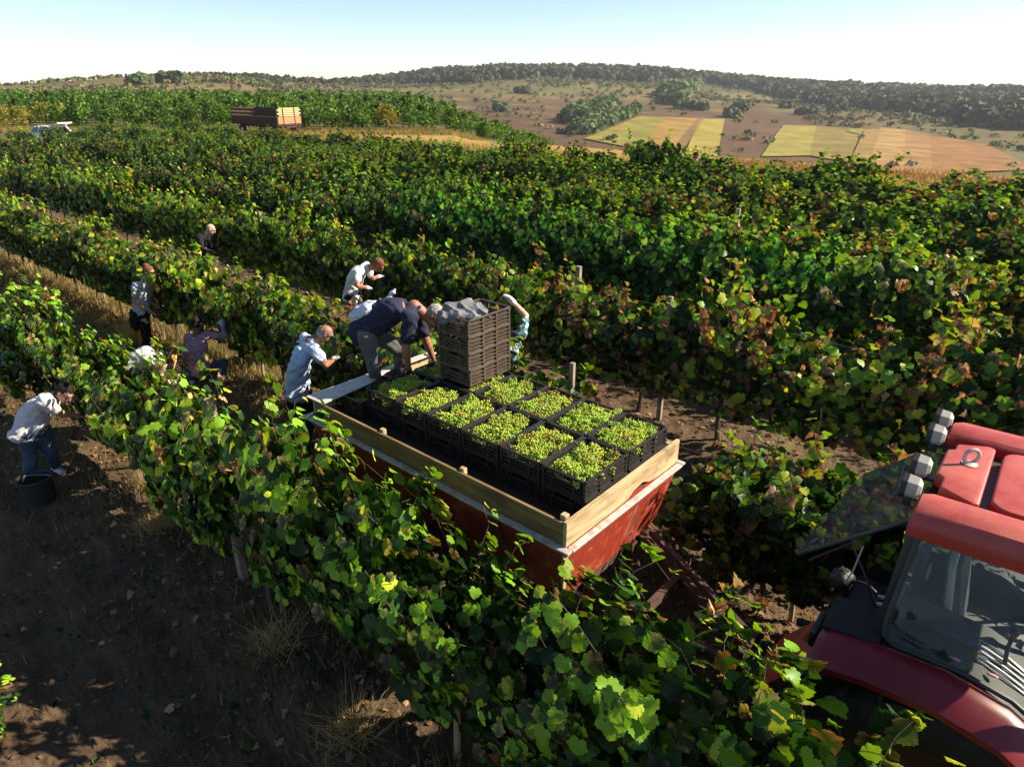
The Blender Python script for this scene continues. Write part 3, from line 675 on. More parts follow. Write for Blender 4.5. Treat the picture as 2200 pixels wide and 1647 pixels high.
# ------------------------------------------------------------------ grapes
m_, nt, p = nodes("grape_skin"); L = nt.links
a = N(nt, "ShaderNodeAttribute", attribute_name='leafcol'); oi = N(nt, "ShaderNodeObjectInfo")
c = mixc(nt, 1.0, a.outputs['Color'], oi.outputs['Color'], 'MULTIPLY'); L.new(c, p.inputs['Base Color'])
p.inputs['Roughness'].default_value = .38; p.inputs['Subsurface Weight'].default_value = 0; p.inputs['Specular IOR Level'].default_value = .4
tr_ = N(nt, "ShaderNodeBsdfTranslucent"); L.new(mixc(nt, 1.0, c, (1.25, 1.2, .8), 'MULTIPLY'), tr_.inputs[0]); mx = N(nt, "ShaderNodeMixShader"); mx.inputs[0].default_value = .38
L.new(p.outputs[0], mx.inputs[1]); L.new(tr_.outputs[0], mx.inputs[2]); L.new(mx.outputs[0], nt.nodes["Material Output"].inputs[0])
M['grape'] = m_
M['stem'] = surf("grape_stem", [(.16, .15, .05), (.2, .13, .06)], 20, .8)
def bunch_mesh(seed, amber):
    rng = np.random.default_rng(seed)
    bm = bmesh.new(); bmesh.ops.create_icosphere(bm, subdivisions=2, radius=1.0); bm.verts.index_update()
    iv = np.array([v.co[:] for v in bm.verts]); jf = np.array([[v.index for v in f.verts] for f in bm.faces]); bm.free()
    P = []
    tries = 0
    while len(P) < 125 and tries < 14000:
        tries += 1; t = rng.random() ** .8; r = .052 * (1 - .62 * t) + .004
        d = rng.normal(size=3); d /= np.linalg.norm(d); rr = r * rng.uniform(.55, 1.0)
        q = np.array([(t - .45) * .165 + d[0] * .012, d[1] * rr * 1.15, d[2] * rr * .8 + .0])
        if all(np.linalg.norm(q - o) > .0107 for o in P): P.append(q)
    VV, FF, CC = [], [], []; off = 0
    for q in P:
        s = rng.uniform(.0065, .0078); VV.append(iv * s * np.array([1, 1, 1.06]) + q); FF.append(jf + off); off += len(iv)
        base = np.array((.44, .54, .065)) if rng.random() > amber else np.array((.48, .33, .065)) if rng.random() < .8 else np.array((.26, .13, .05))
        CC.append(np.repeat((base * rng.uniform(.72, 1.2) * np.array([rng.uniform(.85, 1.12), 1, 1]))[None], len(iv), 0))
    me = npmesh("grape_bunch", np.concatenate(VV), np.concatenate(FF), np.concatenate(CC), 'leafcol', True); me.materials.append(M['grape']); return me
BUN = [bunch_mesh(i, .0) for i in range(5)] + [bunch_mesh(20 + i, .3) for i in range(2)] + [bunch_mesh(40, .7)]
STEM = MB().tube([V(-.06, 0, 0), V(-.085, .004, .012), V(-.11, .0, .02)], .003, 5).mesh("grape_stem", True); STEM.materials.append(M['stem'])
def grapes(cu, cv, zc, count, label, group, heap=.02, ur=(-.150, .150), vr=(-.232, .232), amber=.2):
    nu = max(1, int(round(math.sqrt(count * (ur[1] - ur[0]) / (vr[1] - vr[0]))))); nv = int(math.ceil(count / nu)); k = 0
    for i in range(nu):
        for j in range(nv):
            if k >= count: return
            k += 1
            uu = ur[0] + (i + .5 + random.uniform(-.3, .3)) * (ur[1] - ur[0]) / nu; vv = vr[0] + (j + .5 + random.uniform(-.3, .3)) * (vr[1] - vr[0]) / nv
            edge = min(1, max(abs(uu) / .18, abs(vv) / .26))
            z = zc + heap * (1 - edge ** 2) + random.uniform(-.022, .018) - .02
            r = random.random(); me = BUN[7] if r < amber * .35 else BUN[random.choice((5, 6))] if r < amber else BUN[random.randrange(5)]
            o = link('grape_bunch', me); o.location = tw(cu + uu, cv + vv, z); o.rotation_euler = (random.uniform(-.5, .5), random.uniform(-.35, .35), random.uniform(0, 6.28))
            s = random.uniform(1.05, 1.3); o.scale = (s, s, s); q = random.uniform(.8, 1.12); o.color = (q * random.uniform(.85, 1.12), q, q * random.uniform(.8, 1.1), 1)
            tag(o, label, 'grape bunch', group); link('bunch_stem', STEM, None, o)
for uu, v, side, k in TOP:
    lab = 'grape bunch in the %s side crate, %s' % (side, (ORD if side == 'near' else ORDF)[k])
    grp = 'grapes in the crate on the %s side, %s' % (side, (ORD if side == 'near' else ORDF)[k])
    if side == 'far' and k == 4: grapes(uu, v, Z(-.045), 9, lab, grp, .0, ur=(.075, .15))
    elif side == 'far' and k == 5: grapes(uu, v, Z(-.03), 22, lab, grp, .02, amber=.05)
    else: grapes(uu, v, Z(-.050), 28 if k < 2 else 25, lab, grp, random.uniform(.03, .045), amber=(.10, .2, .28, .18, .12, .2)[k])
grapes(-.43 * 6 - .225, .24, Z(-.25), 9, 'dull green grape bunch low in the half empty crate at the rear', 'grapes in the half empty rear crate', .0)
# ------------------------------------------------------------------ tractor (seen from behind its right side)
def plain(name, col, rough=.4, metal=0., spec=.5, coat=0., bump=0, bs=30):
    m = surf(name, [col], rough=rough, metal=metal, spec=spec, bump=bump, bscale=bs); m.node_tree.nodes["Principled BSDF"].inputs['Coat Weight'].default_value = coat; return m
def dusty(name, base, dust, rough, amount, scale=7):
    m, nt, p = nodes(name); L = nt.links
    t = tex(nt, scale, 7, .7); g = N(nt, "ShaderNodeNewGeometry"); s = N(nt, "ShaderNodeSeparateXYZ"); L.new(g.outputs['Normal'], s.inputs[0])
    mr = N(nt, "ShaderNodeMapRange"); L.new(t.outputs[0], mr.inputs[0]); mr.inputs[1].default_value = .3; mr.inputs[2].default_value = .75
    m1 = N(nt, "ShaderNodeMapRange"); L.new(s.outputs[2], m1.inputs[0]); m1.inputs[1].default_value = .1; m1.inputs[2].default_value = 1.0; m1.inputs[3].default_value = amount * .15; m1.inputs[4].default_value = amount
    mu = N(nt, "ShaderNodeMath", operation='MULTIPLY'); L.new(mr.outputs[0], mu.inputs[0]); L.new(m1.outputs[0], mu.inputs[1])
    L.new(mixc(nt, mu.outputs[0], base, dust), p.inputs['Base Color']); p.inputs['Roughness'].default_value = rough
    ro = N(nt, "ShaderNodeMapRange"); L.new(mu.outputs[0], ro.inputs[0]); ro.inputs[3].default_value = rough; ro.inputs[4].default_value = .75; L.new(ro.outputs[0], p.inputs['Roughness'])
    return m
M['roof_red'] = dusty("sun_faded_roof_red", (.30, .017, .014), (.47, .15, .11), .42, .75, 3)
M['fender_red'] = dusty("fender_red", (.17, .004, .010), (.20, .045, .035), .36, .2, 5)
M['flap_red'] = dusty("mudflap_red", (.26, .022, .012), (.26, .09, .06), .45, .3, 5)
M['black'] = dusty("black_plastic", (.014, .015, .018), (.12, .10, .085), .5, .35, 8)
M['matblack'] = dusty("black_mat", (.008, .009, .011), (.03, .028, .026), .65, .3, 9)
M['lampcase'] = dusty("bleached_lamp_housing", (.38, .35, .31), (.50, .45, .37), .6, .5, 9)
M['chrome'] = plain("bright_metal", (.6, .6, .58), .25, .9)
M['candy'] = surf('pink_wrapper', [(.5, .12, .2), (.6, .35, .4)], 60)
M['amber'] = plain("amber_lens", (.55, .12, .01), .2, 0, .5)
M['white'] = plain("white_sticker", (.75, .73, .7), .5)
M['seat'] = dusty("grey_vinyl", (.05, .05, .055), (.30, .28, .26), .6, .5, 6)
M['seatpipe'] = plain("pale_seat_edge", (.42, .40, .37), .6)
M['floor'] = surf("dusty_cab_floor", [(.26, .13, .08), (.38, .22, .15)], 8, .9, .3, 30)
gm, nt, p = nodes("cab_glass"); L = nt.links
nt.nodes.remove(p); tb = N(nt, "ShaderNodeBsdfTransparent"); tb.inputs[0].default_value = (.90, .93, .91, 1); gb = N(nt, "ShaderNodeBsdfGlossy"); gb.inputs['Roughness'].default_value = .03; db = N(nt, "ShaderNodeBsdfDiffuse"); db.inputs[0].default_value = (.5, .46, .40, 1)
lw = N(nt, "ShaderNodeFresnel"); lw.inputs[0].default_value = 1.28; mx = N(nt, "ShaderNodeMixShader"); L.new(lw.outputs[0], mx.inputs[0]); L.new(tb.outputs[0], mx.inputs[1]); L.new(gb.outputs[0], mx.inputs[2])
t = tex(nt, 6, 7, .7); mr = N(nt, "ShaderNodeMapRange"); L.new(t.outputs[0], mr.inputs[0]); mr.inputs[1].default_value = .35; mr.inputs[2].default_value = .8; mr.inputs[3].default_value = .004; mr.inputs[4].default_value = .055
m2 = N(nt, "ShaderNodeMixShader"); L.new(mr.outputs[0], m2.inputs[0]); L.new(mx.outputs[0], m2.inputs[1]); L.new(db.outputs[0], m2.inputs[2]); L.new(m2.outputs[0], nt.nodes["Material Output"].inputs[0])
M['glass'] = gm
gd = gm.copy(); gd.name = "dusty_sheen_glass"; M['glass_dusty_sheen'] = gd  # extra diffuse dust imitates the pane's whitish sheen
for n_ in gd.node_tree.nodes:
    if n_.type == 'MAP_RANGE': n_.inputs[3].default_value = .02; n_.inputs[4].default_value = .17
    if n_.type == 'FRESNEL': n_.inputs[0].default_value = 1.5
TP = rw(0, 4.55)
tk = thing('tractor', 'red tractor with a faded roof and its rear window propped open', 'tractor', (TP.x, TP.y, 0), R(-38.6))
# chassis block, gearbox, bonnet
m = MB(); m.box((.2, 0, .75), (1.5, .46, .45), None, .05); m.box((1.6, 0, .85), (1.6, .40, .30), None, .05); m.tube([V(.02, -.9, .80), V(.02, .9, .80)], .09, 12); m.tube([V(1.95, -.62, .55), V(1.95, .62, .55)], .06, 10); m.build('chassis', M['black'], tk)
m = MB(); m.loft([[V(x, y * w, z0 + h * zz) for y, zz in ((-1, 0), (-1, .6), (-.7, 1), (.7, 1), (1, .6), (1, 0))] for x, w, z0, h in ((.98, .38, .95, .62), (1.6, .36, .95, .56), (2.3, .33, .95, .46), (2.42, .28, .98, .34))]); m.build('bonnet', M['fender_red'], tk, True)
def wheel(x, y, r, w, hub):
    prof = [(r * .62, -w * .42), (r * .86, -w * .5), (r * .95, -w * .44), (r * .965, 0), (r * .95, w * .44), (r * .86, w * .5), (r * .62, w * .42)]
    m = MB(); m.lathe(prof, V(x, y, r), (0, 1, 0), 40, True)
    for i in range(22):
        q = 2 * math.pi * i / 22
        for s in (-1, 1):
            a = q + (.07 if s > 0 else -.07); c = V(x + math.cos(a) * r * .965, y + s * w * .22, r + math.sin(a) * r * .965)
            m.box(c, (.045, w * .52, .055), Matrix.Rotation(-(a - math.pi / 2), 3, 'Y') @ Matrix.Rotation(s * .5, 3, 'Z'))
    o = m.build('wheel', M['tyre'], tk)
    MB().lathe([(.03, -.05), (r * .3, -.05), (r * .58, -.12), (r * .63, -.14), (r * .63, .14), (r * .3, .03), (.03, .03)], V(x, y, r), (0, 1, 0), 28).build('wheel_rim', hub, o, True)
for s in (-1, 1):
    wheel(.03, s * .88, .77, .40, M['rust']); wheel(1.95, s * .72, .48, .27, M['lampcase'])
# mudguards
def guard(s, nm):
    P = [(-.66, 1.52), (-.655, 1.585), (-.60, 1.625), (-.35, 1.672), (0, 1.69), (.30, 1.63), (.52, 1.50), (.72, 1.26), (.80, 1.05)]
    ring = []
    for x, z in P:
        k = .0
        ring.append([V(x, s * .845, z - .10), V(x, s * .855, z - .01), V(x, s * .91, z + .0), V(x, s * .965, z - .02), V(x, s * 1.05, z - .075), V(x, s * 1.09, z - .11), V(x, s * 1.09, z - .15), V(x, s * 1.03, z - .12), V(x, s * .95, z - .075), V(x, s * .87, z - .06)])
    MB().loft(ring).build('mudguard', M['fender_red'], tk, True)
    # rear flap hanging lower, lamp and mat
    fl = [[V(x, s * a, z + dz) for a, dz in ((.62, 0), (.98, -.01), (1.06, -.09), (1.03, -.12), (.96, -.05), (.62, -.035))] for x, z in ((-.66, 1.47), (-.78, 1.37), (-.90, 1.20), (-.98, 1.02))]
    MB().loft(fl).build('mudflap', M['flap_red'], tk, True)
    m = MB(); m.box((-.685, s * .80, 1.535), (.035, .24, .11), None, .01); lamp = m.build('rear_lamp', M['black'], tk)
    MB().box((-.715, s * .83, 1.515), (.04, .13, .085), (0, .2, 0), .012).build('lens', M['amber'], lamp)
    MB().prism([(-.04, 0), (.04, 0), (0, .07)], V(-.752, s * .70 - .02, 1.42), V(0, 1, 0), V(.5, 0, 1), .004).build('reflector', M['white'], tk)
    m = MB(); m.box((-.50, s * .70, 1.635), (.31, .33, .03), (0, -.13, 0), .008)
    for dx, dy in ((-.14, -.1), (.14, -.1), (-.14, .1)): m.ell((-.50 + dx, s * (.70 + dy), 1.653 + .13 * dx), (.014, .014, .008), None, 10, 6)
    m.build('mudguard_mat', M['matblack'], tk)
guard(-1, 'r'); guard(1, 'l')
# cab: base, rear wall, pillars, side glass
m = MB(); m.box((.30, 0, 1.02), (1.28, 1.30, .05), None, .01); m.build('cab_floor', M['floor'], tk)
m = MB(); m.box((-.34, 0, 1.25), (.05, 1.36, .46), None, .015); m.box((-.36, -.22, 1.50), (.08, .5, .06), None, .015); m.box((-.36, .3, 1.50), (.08, .36, .06), None, .015); m.build('rear_panel', M['black'], tk)
pil = []
for s in (-1, 1):
    m = MB()
    m.beam(V(-.37, s * .74, 1.50), V(-.34, s * .565, 2.36), .065, .085, (0, 1, 0), .012)
    m.build('pillar', M['black'], tk)
    MB().beam(V(.92, s * .60, 1.02), V(.78, s * .57, 2.36), .05, .07, (0, 1, 0), .012).build('pillar', M['black'], tk)
    # door frame follows the mudguard, the glass leans in towards the roof
    fr = [V(-.31, s * .60, 2.34), V(-.345, s * .80, 1.80), V(-.335, s * .84, 1.725), V(-.27, s * .855, 1.695), V(.05, s * .855, 1.705), V(.30, s * .85, 1.655), V(.56, s * .83, 1.50), V(.74, s * .79, 1.28), V(.82, s * .73, 1.30), V(.76, s * .60, 2.34)]
    m = MB(); m.tube(fr, .016, 8); d = m.build('door', M['black'], tk, True)
    m = MB(); m.add([tuple(p_) for p_ in fr] + [tuple(p_ + V(0, s * .006, 0)) for p_ in fr], [tuple(range(10)), tuple(range(10, 20))]); m.build('side_glass', M['glass'], d)
    m = MB(); m.tube([V(-.30, s * .78, 1.80), V(-.24, s * .85, 1.77), V(-.14, s * .85, 1.755)], .016, 8); m.build('door_handle', M['black'], d, True)
    # console above the mudguard inside the cab
    m = MB(); m.loft([[V(x, s * .81, z - .2), V(x, s * .81, z), V(x, s * .74, z + .02), V(x, s * .30, z + .02), V(x, s * .27, z - .02), V(x, s * .27, z - .25)] for x, z in ((-.31, 1.64), (-.1, 1.655), (.15, 1.64), (.38, 1.54), (.6, 1.32), (.72, 1.12))]); m.build('side_console', M['matblack'], tk, True)
# gear gate, levers, small things on the right console
m = MB()
for i in range(3): m.tube([V(.12, -.62 + i * .05, 1.675), V(.25, -.62 + i * .05, 1.632), V(.36, -.61 + i * .05, 1.573)], .007, 6)
m.tube([V(.11, -.655, 1.678), V(.11, -.475, 1.678), V(.22, -.465, 1.645), V(.385, -.47, 1.56), V(.39, -.65, 1.56), V(.25, -.66, 1.632), V(.11, -.655, 1.678)], .007, 6); m.build('lever_gate', M['chrome'], tk, True)
m = MB(); m.tube([V(.25, -.55, 1.62), V(.235, -.54, 1.74), V(.24, -.53, 1.84)], .011, 8); m.ell((.24, -.53, 1.85), (.024, .024, .03), None, 12, 8); m.build('lever', M['black'], tk, True)
m = MB(); m.tube([V(.36, -.30, 1.4), V(.36, -.28, 1.70), V(.34, -.27, 1.80)], .02, 8); m.box((.34, -.27, 1.84), (.05, .06, .14), (0, .1, 0), .015); m.build('lever', M['black'], tk, True)
m = MB(); m.box((-.05, -.56, 1.685), (.34, .03, .022), None, .008); m.build('grab_rail', M['black'], tk)
for xx in (.02, .20): MB().ell((xx, -.725, 1.672 - .05 * max(0, xx - .1)), (.03, .012, .008), None, 10, 6).build('wrapper', M['candy'], tk, True)
m = MB(); m.box((-.28, -.18, 1.72), (.06, .20, .46), (0, .0, 0), .02); m.box((-.262, -.16, 1.79), (.03, .05, .12), None, .01); m.build('rear_window_latch', M['black'], tk)
MB().box((-.235, -.16, 1.80), (.02, .05, .11), (0, 0, .1), .01).build('latch_handle', M['lampcase'], tk)
MB().box((.60, -.612, 1.14), (.17, .008, .07), (0, .72, 0)).build('sticker', M['white'], tk)
# seat
m = MB(); m.box((.16, .02, 1.36), (.46, .46, .13), None, .05); m.box((.12, .02, 1.20), (.3, .34, .22), None, .03); st = m.build('seat', M['seat'], tk, True)
m = MB(); m.box((-.07, .02, 1.66), (.11, .44, .54), (0, -.18, 0), .05); bk = m.build('backrest', M['seat'], st, True)
m = MB(); m.tube([V(-.04, -.21, 1.42), V(-.08, -.225, 1.64), V(-.12, -.20, 1.90), V(-.125, -.10, 1.955), V(-.125, .14, 1.955), V(-.12, .24, 1.90)], .022, 8); m.build('backrest_piping', M['seatpipe'], st, True)
# steering wheel
m = MB(); c = V(.60, .0, 1.62); a_ = V(-.5, 0, .86); s_, t_, x_ = frame(a_)
m.tube([c + (s_ * math.cos(q) + t_ * math.sin(q)) * .19 for q in np.linspace(0, 2 * math.pi, 25)], .014, 8); m.tube([c, V(.82, 0, 1.2)], .03, 8); m.beam(c - s_ * .18, c + s_ * .18, .03, .015); m.build('steering_wheel', M['black'], tk, True)
# roof: two long side lobes, rear bridge with an eye bolt, hatch
def lobe(s):
    ring = []
    for x, k in ((-.375, .55), (-.36, .85), (-.31, 1.0), (.4, 1.03), (.86, 1.0), (.93, .8)):
        c = s * .585; w = .145
        zt = 2.505 - .028 * (1 - k) * 2
        pts = [(-w, 2.345), (-w * 1.02, 2.40), (-w * .95, 2.455), (-w * .70, zt - .008), (0, zt + .006), (w * .8, zt - .002), (w * 1.0, zt - .03), (w * 1.02, 2.38), (w, 2.345)]
        ring.append([V(x, c + (-y if s > 0 else y) * (k if False else 1), 2.345 + (z - 2.345) * (.55 + .45 * k)) for y, z in pts])
    return MB().loft(ring).build('roof_side', M['roof_red'], tk, True)
lobe(-1); lobe(1)
m = MB(); m.box((.30, .0, 2.385), (1.18, .92, .05), None, .015); m.build('roof_pan', M['black'], tk)
br = [(-.34, -.17), (-.30, -.20), (-.30, -.33), (-.13, -.42), (-.09, -.40), (-.09, .40), (-.13, .42), (-.30, .33), (-.30, .24), (-.34, .21)]
bm = bmesh.new(); vs = [bm.verts.new((x, y, 2.40)) for x, y in br]; f_ = bm.faces.new(vs); ex = bmesh.ops.extrude_face_region(bm, geom=[f_]); bmesh.ops.translate(bm, verts=[e for e in ex['geom'] if isinstance(e, bmesh.types.BMVert)], vec=(0, 0, .09)); bmesh.ops.recalc_face_normals(bm, faces=bm.faces); bmesh.ops.bevel(bm, geom=bm.edges[:], offset=.016, segments=3, profile=.5, affect='EDGES')
me = bpy.data.meshes.new("roof_bridge"); bm.to_mesh(me); bm.free(); me.polygons.foreach_set("use_smooth", [True] * len(me.polygons)); link('roof_bridge', me, M['roof_red'], tk)
def rrect(x0, x1, y0, y1, r, n=6):
    o = []
    for cx, cy, a0 in ((x1 - r, y1 - r, 0), (x0 + r, y1 - r, 90), (x0 + r, y0 + r, 180), (x1 - r, y0 + r, 270)):
        for i in range(n + 1): q = R(a0 + 90 * i / n); o.append((cx + r * math.cos(q), cy + r * math.sin(q)))
    return o
def slab(name, o, z0, z1, bev, mat, par):
    bm = bmesh.new(); vs = [bm.verts.new((x, y, z0)) for x, y in o]; f_ = bm.faces.new(vs); ex = bmesh.ops.extrude_face_region(bm, geom=[f_]); tv = [e for e in ex['geom'] if isinstance(e, bmesh.types.BMVert)]; bmesh.ops.translate(bm, verts=tv, vec=(0, 0, z1 - z0)); bmesh.ops.recalc_face_normals(bm, faces=bm.faces)
    ed = [e for e in bm.edges if all(abs(v.co.z - z1) < 1e-5 for v in e.verts)]; bmesh.ops.bevel(bm, geom=ed, offset=bev, segments=3, profile=.5, affect='EDGES')
    me = bpy.data.meshes.new(name); bm.to_mesh(me); bm.free(); me.polygons.foreach_set("use_smooth", [True] * len(me.polygons)); me.set_sharp_from_angle(angle=R(50)); return link(name, me, mat, par)
hat = slab('roof_hatch', rrect(-.045, .82, -.40, .40, .10), 2.40, 2.495, .014, M['roof_red'], tk)
m = MB()
for x in (.16, .26):
    for s in (-1, 1): m.ell((x, s * .36, 2.50), (.022, .006, .012), None, 10, 6)
m.build('hatch_clip', M['rust'], hat)
m = MB(); s_, t_, x_ = V(1, 0, 0), V(0, 0, 1), V(0, 1, 0)
m.tube([V(-.20, .07, 2.545) + (V(.6, .5, 0).normalized() * math.cos(q) + V(0, 0, 1) * math.sin(q)) * .046 for q in np.linspace(0, 2 * math.pi, 21)], .012, 8); m.lathe([(.04, 0), (.045, .008), (.02, .018)], V(-.20, .07, 2.488), (0, 0, 1), 16); m.build('eye_bolt', M['rimsteel'], tk, True)
for y in (-.40, -.10, .42, .70):
    m = MB(); hexa = [(-.062, -.03), (-.05, .045), (.0, .075), (.05, .045), (.062, -.03), (.045, -.06), (-.045, -.06)]
    q = [[V(x, y + hy * k, 2.475 + hz_ * k) for hy, hz_ in hexa] for x, k in ((-.375, .55), (-.395, .92), (-.45, 1.0))]
    w = m.loft(q).build('work_light', M['lampcase'], tk)
    m = MB(); m.loft([[V(x, y + hy * k, 2.475 + hz_ * k) for hy, hz_ in hexa] for x, k in ((-.45, 1.04), (-.478, 1.04), (-.485, .9))]); m.box((-.43, y, 2.395), (.05, .10, .07), None, .01); m.box((-.34, y, 2.40), (.14, .03, .02)); m.build('light_bezel', M['black'], w)
# rear window propped open
G = [V(-.345, -.56, 2.375), V(-.93, -.555, 1.835), V(-.955, -.50, 1.82), V(-.855, .50, 1.93), V(-.82, .555, 1.955), V(-.345, .57, 2.40)]
c0 = G[0]; ux = V(0, 1, 0); uy = (G[1] - G[0]); uy = (uy - ux * uy.dot(ux)).normalized()
poly = [((g - c0).dot(ux), (g - c0).dot(uy)) for g in G]
rwn = MB().prism(poly, c0, ux, uy, .007).build('rear_window', M['glass_dusty_sheen'], tk)
flat = [c0 + ux * a + uy * b for a, b in poly]
m = MB(); m.tube([flat[0], flat[1], flat[2]], .014, 8); m.build('window_seal', M['black'], rwn, True)
m = MB(); m.tube([flat[2], flat[3], flat[4]], .005, 8); m.tube([flat[4], flat[5]], .012, 8); m.build('window_edge', M['black'], rwn, True)
m = MB(); a_ = flat[0] * .35 + flat[1] * .65; b_ = flat[5] * .42 + flat[4] * .58; m.tube([c0 + ux * .05 + uy * .36, c0 + ux * .55 + uy * .24, c0 + ux * 1.02 + uy * .30], .010, 8); m.build('wiper_bar', M['black'], rwn, True)
nrm = ux.cross(uy).normalized(); m = MB(); m.lathe([(.001, -.012), (.03, -.012), (.03, .016), (.001, .02)], c0 + ux * .10 + uy * .70, nrm, 18); m.build('window_knob', M['black'], rwn, True)
m = MB(); a_ = c0 + ux * .02 + uy * .42 - V(0, 0, .03); m.tube([V(-.38, -.50, 1.52), V(-.50, -.52, 1.78)], .013, 8); m.tube([V(-.50, -.52, 1.78), a_], .007, 8); m.tube([a_ + V(.02, 0, 0), V(-.86, -.52, 1.80)], .009, 6); m.build('gas_strut', M['black'], tk, True)
m = MB(); m.tube([V(-.58, -.54, 2.05), V(-.60, -.54, 1.86), V(-.63, -.53, 1.74)], .006, 6); m.build('strut_pin', M['lampcase'], tk, True)
# linkage and hoses at the back
m = MB(); m.box((-.52, .10, 1.12), (.30, .40, .30), None, .03); m.tube([V(-.45, -.28, .72), V(-1.0, -.30, .60)], .035, 8); m.tube([V(-.45, .28, .72), V(-1.0, .30, .60)], .035, 8); m.tube([V(-.5, 0, .5), V(-1.35, .0, .5)], .05, 10); m.box((-1.34, 0, .52), (.12, .12, .14), None, .02); m.build('linkage', M['black'], tk, True)
m = MB(); m.ell((-.72, .02, 1.36), (.085, .085, .085), None, 18, 12); me = m.mesh('hydraulic_cap', 'all')
for v_ in me.vertices: v_.co += Vector((random.uniform(-1, 1), random.uniform(-1, 1), random.uniform(-1, 1))) * .012
link('hydraulic_cap', me, M['black'], tk)
for k, (r_, y_) in enumerate(((.12, -.08), (.135, -.10))):
    m = MB(); m.tube([V(-.56, y_, 1.30) + V(math.cos(q) * r_, .10 * math.sin(q * .5), math.sin(q) * r_) for q in np.linspace(-1.2, 4.2, 18)] + [V(-.42, -.1, 1.15)], .009, 6); m.build('hose', M['black'], tk, True)
m = MB()
for k in range(4): m.tube([V(-.40, -.34 + .09 * k, 1.42), V(-.47, -.34 + .09 * k, 1.40)], .018, 8)
m.build('coupler', M['chrome'], tk, True)
